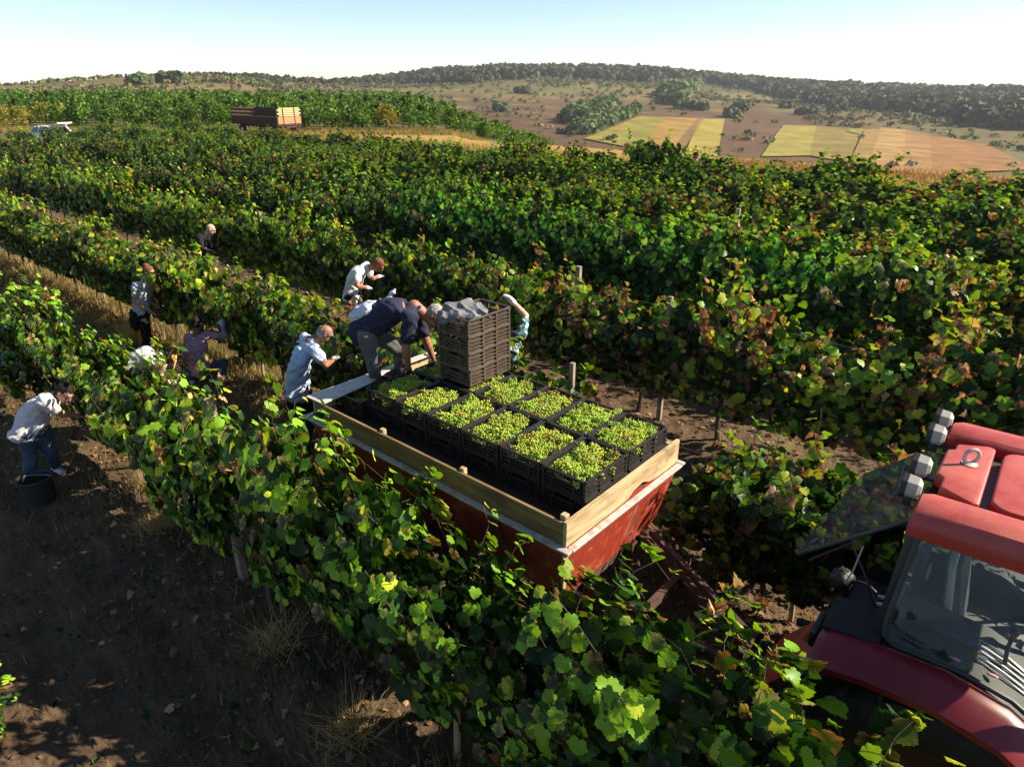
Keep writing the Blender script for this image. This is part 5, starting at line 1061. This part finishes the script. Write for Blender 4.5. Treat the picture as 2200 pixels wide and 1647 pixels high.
OP = ((.030, .085, .010), (.055, .13, .014), (.020, .055, .009), (.10, .19, .020), (.15, .23, .028))
OY = ((.20, .22, .03), (.30, .26, .04), (.12, .18, .025), (.28, .20, .05))
ORC = [crown_mesh(300 + i, 2.5, 2.7, 900, OP, .15) for i in range(5)]; ORY = [crown_mesh(320 + i, 2.2, 2.4, 700, OY, .15) for i in range(2)]
for me in ORC + ORY: me.materials.append(M['leaf_orchard'])
ot = MB(); ot.tube([V(0, 0, -.1), V(.03, .02, .5), V(-.02, .03, 1.1), V(.04, 0, 1.7)], [.06, .05, .04, .02], 7); ot.tube([V(0, .02, .6), V(.35, .2, 1.3)], [.03, .015], 6); ot.tube([V(0, .02, .65), V(-.35, -.15, 1.35)], [.03, .015], 6); OT = ot.mesh("orchard_trunk", True); OT.materials.append(M['bark'])
n_t = 0
for row in range(13):
    y0 = 71.5 + row * 4.6
    x = -62 - row * 3.4 + random.uniform(-1, 1)
    xe = 3.0 + row * .3
    while x < xe:
        y = y0 - .09 * x + random.uniform(-.5, .5); az = math.degrees(math.atan2(x, y))
        k = min(1, max(.55, 1 - max(0, x + 12) / 36)); z = hz(x, y)
        ylw = (row < 2 and x < -48) or random.random() < .03
        t = thing('orchard_tree', 'small orchard tree of the %s' % ('front row, beside the grass verge' if row == 0 else 'orchard behind the front row'), 'tree', (x, y, z), random.uniform(0, 6.28), 'orchard trees, front row' if row == 0 else 'orchard trees behind the front row')
        s = random.uniform(.82, 1.12) * k * (1.0 if row < 3 else 1.06); t.scale = (s * (1 if k > .6 else 1.6), s * (1 if k > .6 else 1.6), s)
        link('trunk', OT, None, t); c = link('crown', random.choice(ORY if ylw else ORC), None, t); q = random.uniform(.85, 1.2); c.color = (q * random.uniform(.9, 1.1), q, q * .9, 1); n_t += 1
        x += random.uniform(2.7, 3.3) * (1 + row * .045)
print('orchard', n_t)
# grass: blades as thin triangles
def blades(name, label, n, region, h, w, pal, seed, mat='grass', lean=.35, zoff=0.0):
    rng = np.random.default_rng(seed); XY = region(rng, n); n = len(XY); Zg = height(XY[:, 0], XY[:, 1]); B = np.column_stack([XY, Zg + zoff])
    hh = h * rng.uniform(.45, 1.15, n); q = rng.uniform(0, 2 * np.pi, n); side = np.column_stack([np.cos(q), np.sin(q), np.zeros(n)]) * (w * rng.uniform(.6, 1.3, n))[:, None]
    tip = B + np.column_stack([rng.normal(0, lean, n) * hh, rng.normal(0, lean, n) * hh, hh])
    v = np.stack([B - side, B + side, tip], 1).reshape(-1, 3); C = np.array(pal)[rng.integers(len(pal), size=n)] * rng.uniform(.7, 1.25, (n, 1))
    me = npmesh(name, v, np.arange(3 * n).reshape(-1, 3), np.repeat(C, 3, 0)); o = link(name, me, M[mat]); return tag(o, label, 'grass', None, 'stuff')
def strip(u0, u1, n0, n1):
    def f(rng, n):
        u = rng.uniform(u0, u1, n); m = rng.uniform(n0, n1, n); return np.column_stack([u * RU.x + m * RN.x, u * RU.y + m * RN.y])
    return f
blades('dry_grass', 'band of tall dry yellow grass along the far edge of the vineyard', 42000, strip(-62, 12, 32.5, 39), .60, .03, ((0.406, 0.281, 0.094), (0.452, 0.328, 0.133), (0.343, 0.218, 0.078), (0.312, 0.257, 0.086)), 5)
blades('weeds', 'reddish dry weeds along the far edge of the vineyard', 16000, strip(-18, 20, 38, 42), .62, .035, ((0.281, 0.133, 0.066), (0.328, 0.172, 0.086), (0.312, 0.218, 0.086), (0.234, 0.101, 0.055)), 6)
blades('grass', 'short green grass between the last vine row and the dry verge', 26000, strip(-62, 16, 27.8, 32.8), .16, .03, ((0.109, 0.156, 0.023), (0.156, 0.195, 0.031), (0.218, 0.211, 0.047)), 7)
def yfront(rng, n):
    x = rng.uniform(-60, 8, n); y = 70.0 - .09 * x + rng.normal(0, 1.0, n); return np.column_stack([x, y])
blades('orchard_grass', 'dry grass under the front row of the orchard', 22000, yfront, .5, .035, ((0.406, 0.281, 0.101), (0.328, 0.218, 0.078), (0.234, 0.218, 0.062)), 8)
# hill woods and scrub: leafy clumps, too many to count
def clumps(name, label, pts, size, pal, seed, flat=.8, leaves=26, cat='wood'):
    rng = np.random.default_rng(seed); n = len(pts); L = leaves
    r = size * rng.uniform(.6, 1.25, n); hgt = height(pts[:, 0], pts[:, 1], False)
    d = rng.normal(size=(n, L, 3)); d /= np.linalg.norm(d, axis=2)[..., None]; d[..., 2] = np.abs(d[..., 2])
    rr = rng.uniform(.75, 1.05, (n, L, 1)); ctr = np.column_stack([pts, hgt + r * .35])
    P = ctr[:, None] + d * rr * r[:, None, None] * np.array([1, 1, flat * 1.25])
    nn = d + rng.normal(0, .45, d.shape); nn /= np.linalg.norm(nn, axis=2)[..., None]; a = np.cross(nn, rng.normal(size=nn.shape)); a /= np.linalg.norm(a, axis=2)[..., None]; b = np.cross(nn, a)
    s = (r[:, None, None] * rng.uniform(.30, .52, (n, L, 1)))
    v = np.stack([P - a * s, P + b * s, P + a * s, P - b * s], 2).reshape(-1, 3)
    tone = np.array(pal)[rng.integers(len(pal), size=n)] * rng.uniform(.75, 1.2, (n, 1)); C = np.repeat(tone, L * 4, 0) * rng.uniform(.85, 1.15, (n * L, 1)).repeat(4, 0)
    me = npmesh(name, v, np.arange(n * L * 4).reshape(-1, 4), C); o = link(name, me, M['leaf_far'])
    return tag(o, label, cat, None, 'stuff') if label else o
def polar(rng, n, fn):
    out = []
    while len(out) < n:
        az = rng.uniform(-44, 46); rd = np.interp(az, RIDGE_AZ, RIDGE_D); vd = np.interp(az, RIDGE_AZ, VAL_D); t = rng.uniform(0, 1.06) ** .8; D = vd + (rd - vd) * t
        x, y = D * math.sin(math.radians(az)), D * math.cos(math.radians(az))
        if rng.random() < fn(az, t, x, y): out.append((x, y))
    return np.array(out)
rng = np.random.default_rng(11)
def f_wood(az, t, x, y):
    lim = np.interp(az, [-44, -26, -18, -10, -3, 4, 9, 13, 18, 24, 30, 46], [1.07, 1.05, 1.0, .84, .62, .62, .72, .80, .66, .42, .30, .22])
    return 1.0 if t > lim + .05 * math.sin(x * .03) + .04 * math.sin(y * .05 + x * .02) else 0
W = polar(rng, 5200, f_wood)
clumps('forest', 'dark wood covering the ridge of the hills', W, 7.0 * np.interp(np.degrees(np.arctan2(W[:, 0], W[:, 1])), [-24, -12, -6], [.36, .6, 1.0]), ((0.029, 0.043, 0.016), (0.040, 0.054, 0.018), (0.025, 0.035, 0.016), (0.054, 0.056, 0.020), (0.061, 0.047, 0.022)), 12, .85, 30)
FIELDS = [((43, 373), (82, 470), (99, 473), (64, 347)), ((64, 347), (99, 473), (125, 490), (78, 344)), ((78, 344), (125, 490), (130, 492), (84, 346)), ((82, 336), (126, 488), (147, 505), (98, 341)),
          ((121, 342), (180, 483), (199, 476), (145, 349)), ((145, 349), (199, 476), (221, 460), (157, 331)), ((205, 444), (214, 461), (223, 460), (206, 428)), ((155, 326), (224, 462), (237, 467), (158, 315)),
          ((158, 315), (240, 474), (252, 465), (171, 311)), ((171, 311), (252, 465), (256, 444), (179, 304)), ((179, 304), (256, 444), (256, 388), (221, 308))]
FCOL = [((0.169, 0.162, 0.033), (0.222, 0.192, 0.038)), ((0.287, 0.180, 0.046), (0.234, 0.145, 0.038)), ((0.156, 0.102, 0.038), (0.195, 0.120, 0.042)), ((0.248, 0.210, 0.038), (0.299, 0.229, 0.050)), ((0.260, 0.222, 0.046), (0.222, 0.199, 0.042)), ((0.156, 0.139, 0.033), (0.222, 0.150, 0.046)), ((0.234, 0.210, 0.042), (0.195, 0.180, 0.038)), ((0.260, 0.156, 0.050), (0.222, 0.156, 0.042)), ((0.260, 0.156, 0.058), (0.326, 0.210, 0.077)), ((0.240, 0.132, 0.050), (0.293, 0.175, 0.065)), ((0.273, 0.139, 0.046), (0.222, 0.114, 0.042))]
def inquad(x, y, q):
    s = [(q[i][0] - q[i - 1][0]) * (y - q[i - 1][1]) - (q[i][1] - q[i - 1][1]) * (x - q[i - 1][0]) for i in range(4)]
    return all(v > 0 for v in s) or all(v < 0 for v in s)
for k, (q, fc) in enumerate(zip(FIELDS, FCOL)):
    q = [np.array(p, float) for p in q]
    if k != 6: q[0] = q[0] + (q[0] - q[1]) * .2; q[3] = q[3] + (q[3] - q[2]) * .2
    n = 28; g = np.linspace(0, 1, n); A, B = np.meshgrid(g, g, indexing='ij')
    P = (1 - A)[..., None] * ((1 - B)[..., None] * q[0] + B[..., None] * q[3]) + A[..., None] * ((1 - B)[..., None] * q[1] + B[..., None] * q[2])
    Zf = height(P[..., 0], P[..., 1], False) + (1.0 if k == 6 else .6)
    v = np.concatenate([P, Zf[..., None]], -1).reshape(-1, 3); i0 = (np.arange(n - 1)[:, None] * n + np.arange(n - 1)[None]).ravel(); f = np.stack([i0, i0 + 1, i0 + n + 1, i0 + n], 1)
    me = npmesh("farm_field", v, f, None, smooth=True)
    m, nt, p = nodes("field_soil"); L = nt.links; d = q[1] - q[0]; ang = math.atan2(d[1], d[0])
    tc = N(nt, "ShaderNodeTexCoord"); mp = N(nt, "ShaderNodeMapping"); mp.inputs['Rotation'].default_value = (0, 0, -ang); mp.inputs['Scale'].default_value = (0.007, 0.158, 0.036); L.new(tc.outputs['Object'], mp.inputs[0])
    t = N(nt, "ShaderNodeTexNoise"); t.inputs['Scale'].default_value = 1.0; t.inputs['Detail'].default_value = 5; L.new(mp.outputs[0], t.inputs['Vector']); r = ramp(nt, [(.35, fc[0]), (.62, fc[1])]); L.new(t.outputs[0], r.inputs[0])
    t2 = tex(nt, .07, 7, .7); r2 = ramp(nt, [(.3, (0.540, 0.562, 0.540)), (.7, (1.2, 1.15, 1.15))]); L.new(t2.outputs[0], r2.inputs[0]); L.new(mixc(nt, 1.0, r.outputs[0], r2.outputs[0], 'MULTIPLY'), p.inputs['Base Color']); p.inputs['Roughness'].default_value = .95; p.inputs['Specular IOR Level'].default_value = .1
    tag(link('farm_field', me, m), kind='structure')
def f_scrub(az, t, x, y):
    b = float(fbm(np.array([x * .014]), np.array([y * .014]), .7, 3)[0]); base = .22 if az < -14 else .5 if az < -6 else .10 if (t < .4 and az < 22) else .55
    if az > 22: base = .9 if t > .12 else .05
    if any(inquad(x, y, q) for q in FIELDS): return 0
    return base * (1.0 if b > .15 else .22) if t < .95 else 0
S_ = polar(rng, 9000, f_scrub)
clumps('scrub', 'scattered bushes and young trees on the hill slopes', S_, 2.1, ((0.076, 0.096, 0.030), (0.101, 0.116, 0.035), (0.061, 0.076, 0.028), (0.132, 0.121, 0.046), (0.151, 0.107, 0.051)), 13, .6, 12, 'scrub')

def belt(q, n, seed):
    rng = np.random.default_rng(seed); q = [np.array(p, float) for p in q]; a, b = rng.random(n)[:, None], rng.random(n)[:, None]
    return (1 - a) * ((1 - b) * q[0] + b * q[3]) + a * ((1 - b) * q[1] + b * q[2])
BP = ((0.084, 0.134, 0.039), (0.067, 0.112, 0.034), (0.106, 0.151, 0.045))
clumps('tree_belt', 'upper strip of young trees across the brown slope', belt([(29, 430), (73, 575), (86, 604), (42, 413)], 260, 21), 4.2, BP, 22, 1.0, 22)
clumps('tree_belt', 'lower strip of young trees beside the yellow fields', belt([(26, 372), (71, 455), (87, 506), (40, 374)], 220, 23), 3.6, BP, 24, 1.0, 22)
clumps('tree_belt', 'narrow strip of trees running up to the ridge wood', belt([(128, 638), (228, 965), (225, 903), (136, 610)], 320, 25), 6.0, BP, 26, 1.0, 22)
bl = ['lone round bush at the foot of the strip of trees', 'lone dark bush in the middle of the brown slope', 'small bush just above the yellow fields', 'dark bush on the brown slope right of the middle', 'low bush above the tall striped field', 'lone bush on the brown slope under the wood',
      'lone bush on the pale hill at the left', 'patch of dark bushes on the pale hill at the left', 'bush at the top of the narrow strip', 'bush below the ridge wood at the centre', 'small bush at the right of the brown slope', 'faint bush high on the brown slope']
for k, (x, y) in enumerate(((136, 580), (175, 569), (158, 526), (224, 560), (143, 568), (-10, 489), (-222, 442), (-208, 453), (220, 927), (9, 677), (257, 580), (228, 612))):
    pts = belt([(x - 5, y - 4), (x - 5, y + 4), (x + 5, y + 4), (x + 5, y - 4)], 9 if k != 7 else 22, 40 + k); o = clumps('hill_bush', None, pts, 3.6, ((.06, .095, .03), (.05, .08, .028)), 60 + k, 1.0, 26); tag(o, bl[k], 'bush', 'lone bushes on the hills')
# ------------------------------------------------------------------ second trailer and cars at the field edge
M['shadeboard'] = timber("shade_dark_board", (.03, .019, .013), (.055, .034, .024), (.075, .047, .03), 0, .4)  # darkened so the side boards carry their near-black shading in the colour
M['paleboard'] = timber("pale_new_board", (.38, .31, .14), (.48, .40, .19), (.54, .47, .26), 1, .2)
M['orangeboard'] = timber("reddish_tailgate_board", (.34, .14, .07), (.45, .20, .10), (.50, .26, .14), 1, .3)
t2 = thing('trailer', 'empty high sided wooden trailer parked at the orchard edge', 'trailer', (-21.0, 65.5, hz(-21, 65.5)), R(-35))
L2, W2 = 6.8, 2.6     # x = 0 is the end that faces the sun, the bed runs to -x, y from 0 (near side) to W2
MB().box((-L2 / 2, W2 / 2, 1.02), (L2, W2, .10), None, .01).build('bed', M['rust'], t2)
for y in (.0, W2):
    for z in (1.95, 2.27): MB().box((-L2 / 2, y, z), (L2, .04, .17)).build('side_board', M['shadeboard'], t2)
    MB().box((-L2 / 2, y, 1.38), (L2, .05, .62)).build('side_panel', M['shadeboard'], t2); MB().box((-L2 / 2, y - .01, 1.735), (L2, .05, .08)).build('side_rail', M['board_u'], t2)
    for x in (-L2 + .04, -L2 / 2, -.04): MB().box((x, y - .035 if y == 0 else y + .035, 1.70), (.09, .035, 1.40)).build('stanchion', M['rust'], t2)
for k, z in enumerate((1.82, 1.98, 2.13, 2.28, 2.42)): MB().box((.0, W2 / 2, z), (.04, W2 - (.0 if k % 2 else .34), .115)).build('end_board', M['paleboard'], t2)
MB().box((.0, W2 / 2, 1.42), (.05, W2 - .1, .60)).build('tailgate', M['orangeboard'], t2)
for y in (.62, 1.88): MB().box((.045, y, 1.75), (.035, .07, 1.42)).build('stanchion', M['rust'], t2)
MB().box((-L2, W2 / 2, 1.75), (.05, W2, 1.3)).build('end_panel', M['shadeboard'], t2)
m = MB(); m.beam(V(-L2 + .3, .6, .85), V(.4, .6, .85), .10, .16); m.beam(V(-L2 + .3, 2.0, .85), V(.4, 2.0, .85), .10, .16); m.box((.15, 1.3, .86), (.12, 2.2, .12)); m.build('chassis', M['rust'], t2)
for x in (-.9, -5.6):
    for y in (.18, 2.42):
        w = MB().lathe([(.25, -.12), (.44, -.13), (.48, 0), (.44, .13), (.25, .12)], V(x, y, .48), (0, 1, 0), 26, True).build('wheel', M['tyre'], t2, True); MB().lathe([(.02, -.04), (.24, -.07), (.25, .07), (.02, .04)], V(x, y, .48), (0, 1, 0), 20).build('wheel_rim', M['rimsteel'], w, True)
# white hatchbacks
M['carwhite'] = plain("white_car_paint", (.72, .72, .70), .25, 0, .5, .6); M['carglass'] = plain("car_glass", (.05, .07, .09), .08, 0, .6); M['redlens'] = plain("red_lens", (.35, .02, .015), .2); M['dust_roof'] = plain("reddish_car_paint", (.40, .12, .07), .4)
def car(loc, rz, label, hatch, roofm):
    t = thing('parked_car', label, 'car', loc, rz)           # +x is the front
    secs = [(-2.0, .55, .40, .92), (-1.9, .80, .30, .98), (-1.2, .84, .26, 1.0), (.6, .84, .26, .98), (1.3, .82, .28, .92), (1.9, .74, .34, .78), (2.02, .60, .42, .66)]
    MB().loft([[V(x, -w, z0 + .1), V(x, -w * 1.02, (z0 + z1) / 2), V(x, -w * .94, z1), V(x, w * .94, z1), V(x, w * 1.02, (z0 + z1) / 2), V(x, w, z0 + .1), V(x, w * .85, z0), V(x, -w * .85, z0)] for x, w, z0, z1 in secs]).build('body', M['carwhite'], t, True)
    MB().loft([[V(x, -w, z), V(x, -w * .72, z + .07), V(x, w * .72, z + .07), V(x, w, z)] for x, w, z in ((-1.55 if hatch else -1.75, .60, 1.40), (-1.2, .64, 1.45), (.2, .62, 1.44), (.5, .56, 1.36))]).build('roof', roofm, t, True)
    for s in (-1, 1):
        for x0, x1, k in ((-1.62, -1.0, .05), (-.95, -.20, 0), (-.12, .62, -.05)):
            m = MB(); m.add([V(x0 - (.22 if x0 < -1.3 else 0), s * .80, .97), V(x1 + (.35 if x1 > .5 else 0), s * .80, .97), V(x1 - (.10 if x1 > .5 else 0), s * .64, 1.39), V(x0 + .05, s * .64, 1.39)], [(0, 1, 2, 3)]); m.add([V(x0 - (.22 if x0 < -1.3 else 0), s * .77, .97), V(x1 + (.35 if x1 > .5 else 0), s * .77, .97), V(x1 - (.10 if x1 > .5 else 0), s * .61, 1.39), V(x0 + .05, s * .61, 1.39)], [(3, 2, 1, 0)]); m.build('side_window', M['carglass'], t)
        for a, b in ((V(-1.95, s * .78, .96), V(-1.60, s * .60, 1.43)), (V(-.98, s * .80, .96), V(-.95, s * .63, 1.43)), (V(-.16, s * .80, .96), V(-.18, s * .63, 1.43)), (V(1.02, s * .78, .94), V(.45, s * .56, 1.40))): MB().beam(a, b, .09, .07, (1, 0, 0), .01).build('window_pillar', M['carwhite'], t)
        MB().box((-1.96, s * .72, .82), (.08, .16, .30), None, .02).build('tail_light', M['redlens'], t); MB().box((1.93, s * .58, .68), (.10, .24, .14), None, .03).build('headlight', M['lampcase'], t)
        for x in (-1.25, 1.25):
            w = MB().lathe([(.18, -.09), (.29, -.10), (.31, 0), (.29, .10), (.18, .09)], V(x, s * .74, .31), (0, 1, 0), 24, True).build('wheel', M['tyre'], t, True); MB().lathe([(.02, -.05), (.18, -.08), (.18, .08), (.02, .05)], V(x, s * .74, .31), (0, 1, 0), 18).build('wheel_rim', M['chrome'], w, True)
    MB().prism([(-.72, 0), (.72, 0), (.54, .58), (-.54, .58)], V(1.10, 0, .95), V(0, 1, 0), V(-.62, 0, .44) * 1.3, .02).build('windscreen', M['carglass'], t)
    MB().box((-1.86, 0, .80), (.16, 1.30, .50), None, .03).build('boot_dark_fill' if hatch else 'boot_lid', M['blackcloth'] if hatch else M['carwhite'], t)  # with the hatch up, a black block stands in for the boot's dark inside
    if hatch: MB().prism([(-.62, 0), (.62, 0), (.56, 1.05), (-.56, 1.05)], V(-1.58, 0, 1.46), V(0, 1, 0), V(-.97, 0, .22), .09).build('tailgate', M['carwhite'], t)
    else: MB().prism([(-.64, 0), (.64, 0), (.54, .52), (-.54, .52)], V(-1.95, 0, .98), V(0, 1, 0), V(.62, 0, .80), .02).build('rear_window', M['carglass'], t)
car((-36.6, 57.2, hz(-36.6, 57.2)), R(152), 'white hatchback with its tailgate raised, parked by the orchard', True, M['carwhite'])
car((-42.2, 55.0, hz(-42.2, 55)), R(150), 'white car with a reddish roof cut off by the left edge', False, M['dust_roof'])
# ------------------------------------------------------------------ fallen leaves, weeds and twigs on the soil
def litter(name, label, n, region, seed, pal, smin=.03, smax=.075):
    rng = np.random.default_rng(seed); half = HALF_LO; XY = region(rng, n); n = len(XY); VV, FF, CC = [], [], []; off = 0
    shapes = [leaf_shape(rng, half, c) for c in (.2, .5, .9, 1.3, .0, .7)]; Zg = height(XY[:, 0], XY[:, 1])
    for i in range(n):
        v, f = shapes[rng.integers(6)]; s = rng.uniform(smin, smax); nz = np.array([rng.normal(0, .35), rng.normal(0, .35), 1.0]); nz /= np.linalg.norm(nz); t = rng.normal(size=3); t -= nz * (t @ nz); t /= np.linalg.norm(t); x = np.cross(t, nz)
        VV.append(np.array([XY[i, 0], XY[i, 1], Zg[i] + .012 + rng.uniform(0, .02)]) + s * (v[:, :1] * x + v[:, 1:2] * t + v[:, 2:3] * nz)); FF.append(f + off); off += len(v); CC.append(np.repeat((np.array(pal[rng.integers(len(pal))]) * rng.uniform(.6, 1.3))[None], len(v), 0))
    me = npmesh(name, np.concatenate(VV), np.concatenate(FF), np.concatenate(CC)); o = link(name, me, M['grass']); return tag(o, label, 'leaves', None, 'stuff')
def rowband(u0, u1, n0, sd, lim=1.4):
    def f(rng, n):
        u = rng.uniform(u0, u1, n); m = n0 + np.clip(rng.normal(0, sd, n), -lim, lim); return np.column_stack([u * RU.x + m * RN.x, u * RU.y + m * RN.y])
    return f
BRN = (PAL['br'], PAL['tan'], (.26, .15, .085), (.16, .085, .05), (.34, .2, .12), (.12, .13, .03))
litter('fallen_leaves', 'dry fallen leaves under the near vine row', 1500, rowband(-16, 2, ROW_N[0], .55), 31, BRN)
litter('fallen_leaves', 'dry fallen leaves along the row on the far side of the trailer', 3600, rowband(-24, 2.5, ROW_N[1] + .25, .75, 1.9), 32, BRN, .03, .085)
litter('fallen_leaves', 'dry fallen leaves under the first full row', 2600, rowband(-28, 3, ROW_N[2], .7), 33, BRN)
litter('fallen_leaves', 'sparse leaves and scraps on the shaded alley', 420, rowband(-15, -1.2, .9, .8, 2), 34, BRN + (PAL['gr'], PAL['dk']), .02, .07)
GP = ((.09, .13, .025), (.14, .16, .035), (.26, .21, .08), (.36, .27, .12), (.30, .20, .10))
blades('weeds', 'low weeds and dry stalks between trailer and tractor', 9000, rowband(-7, 2.5, 6.3, .75, 1.6), .09, .006, GP, 35)
blades('weeds', 'dry grass and weeds under the second row at the left', 9000, rowband(-24, -7, ROW_N[1] - .2, .55, 1.3), .22, .008, ((.42, .30, .10), (.34, .26, .09), (.16, .18, .04), (.45, .34, .15)), 36)
blades('weeds', 'dry stalks under the near row', 3200, rowband(-14, 1, ROW_N[0], .45, 1.2), .16, .006, GP, 37)
blades('weeds', 'thin dry stalks on the shaded alley', 900, rowband(-14, -1, .9, .8, 2), .07, .004, GP, 38, lean=1.2)
def tufts(spots, seed):
    def f(rng, n):
        c = np.array([[p.x, p.y] for p in spots])[rng.integers(len(spots), size=n)]; return c + rng.normal(0, .09, (n, 2))
    return f
blades('dry_grass', 'tufts of bleached grass at the feet of the near vines', 1500, tufts([rw(-3.35, 2.05), rw(-2.3, 2.0), rw(-4.6, 2.2), rw(-1.5, 2.0), rw(-7.2, 2.3), rw(-8.2, 2.6)], 3), .28, .004, ((.42, .31, .14), (.36, .25, .12), (.5, .38, .2)), 39, lean=.9)
blades('dry_grass', 'tall yellow tuft behind the standing woman', 900, tufts([rw(-13.6, 4.75), rw(-13.9, 5.0), rw(-11.0, 5.0)], 4), .5, .006, ((.52, .38, .12), (.45, .34, .1), (.3, .26, .08)), 40, lean=.4)
# clods
rng = np.random.default_rng(50); bm = bmesh.new(); bmesh.ops.create_icosphere(bm, subdivisions=1, radius=1.0); bm.verts.index_update(); iv = np.array([v.co[:] for v in bm.verts]); jf = np.array([[v.index for v in f.verts] for f in bm.faces]); bm.free()
XY = np.concatenate([rowband(-16, 1, .9, .9, 2.2)(rng, 1500), rowband(-9, 3, 6.4, .8, 1.8)(rng, 1300), rowband(-22, -6, 4.0, .8, 1.5)(rng, 900)]); n = len(XY); s = .006 + .02 * rng.random(n) ** 3
v = (iv[None] * (1 + rng.normal(0, .22, (n, len(iv), 1))) * s[:, None, None] * np.array([1, 1, .7]) + np.column_stack([XY, height(XY[:, 0], XY[:, 1]) + s * .2])[:, None]); f = (jf[None] + (np.arange(n) * len(iv))[:, None, None]).reshape(-1, 3)
me = npmesh("soil_clods", v.reshape(-1, 3), f); tag(link('soil_clods', me, surf("clod_earth", [(.05, .035, .026), (.10, .07, .048)], 30, .95)), 'crumbs and clods of dry soil in the alleys', 'soil', None, 'stuff')
# ------------------------------------------------------------------ haze: one box of even air round everything
hm = bpy.data.materials.new("haze"); hm.use_nodes = True; nt = hm.node_tree; nt.nodes.clear(); o_ = N(nt, "ShaderNodeOutputMaterial"); pv = N(nt, "ShaderNodeVolumePrincipled")
pv.inputs['Color'].default_value = (.86, .90, 1.0, 1); pv.inputs['Density'].default_value = 0.00012; pv.inputs['Anisotropy'].default_value = .2; nt.links.new(pv.outputs[0], o_.inputs['Volume'])
h_ = MB().box((0, 0, 16), (3500, 3500, 110)).build('haze', hm); tag(h_, kind='stuff'); h_.display_type = 'WIRE'
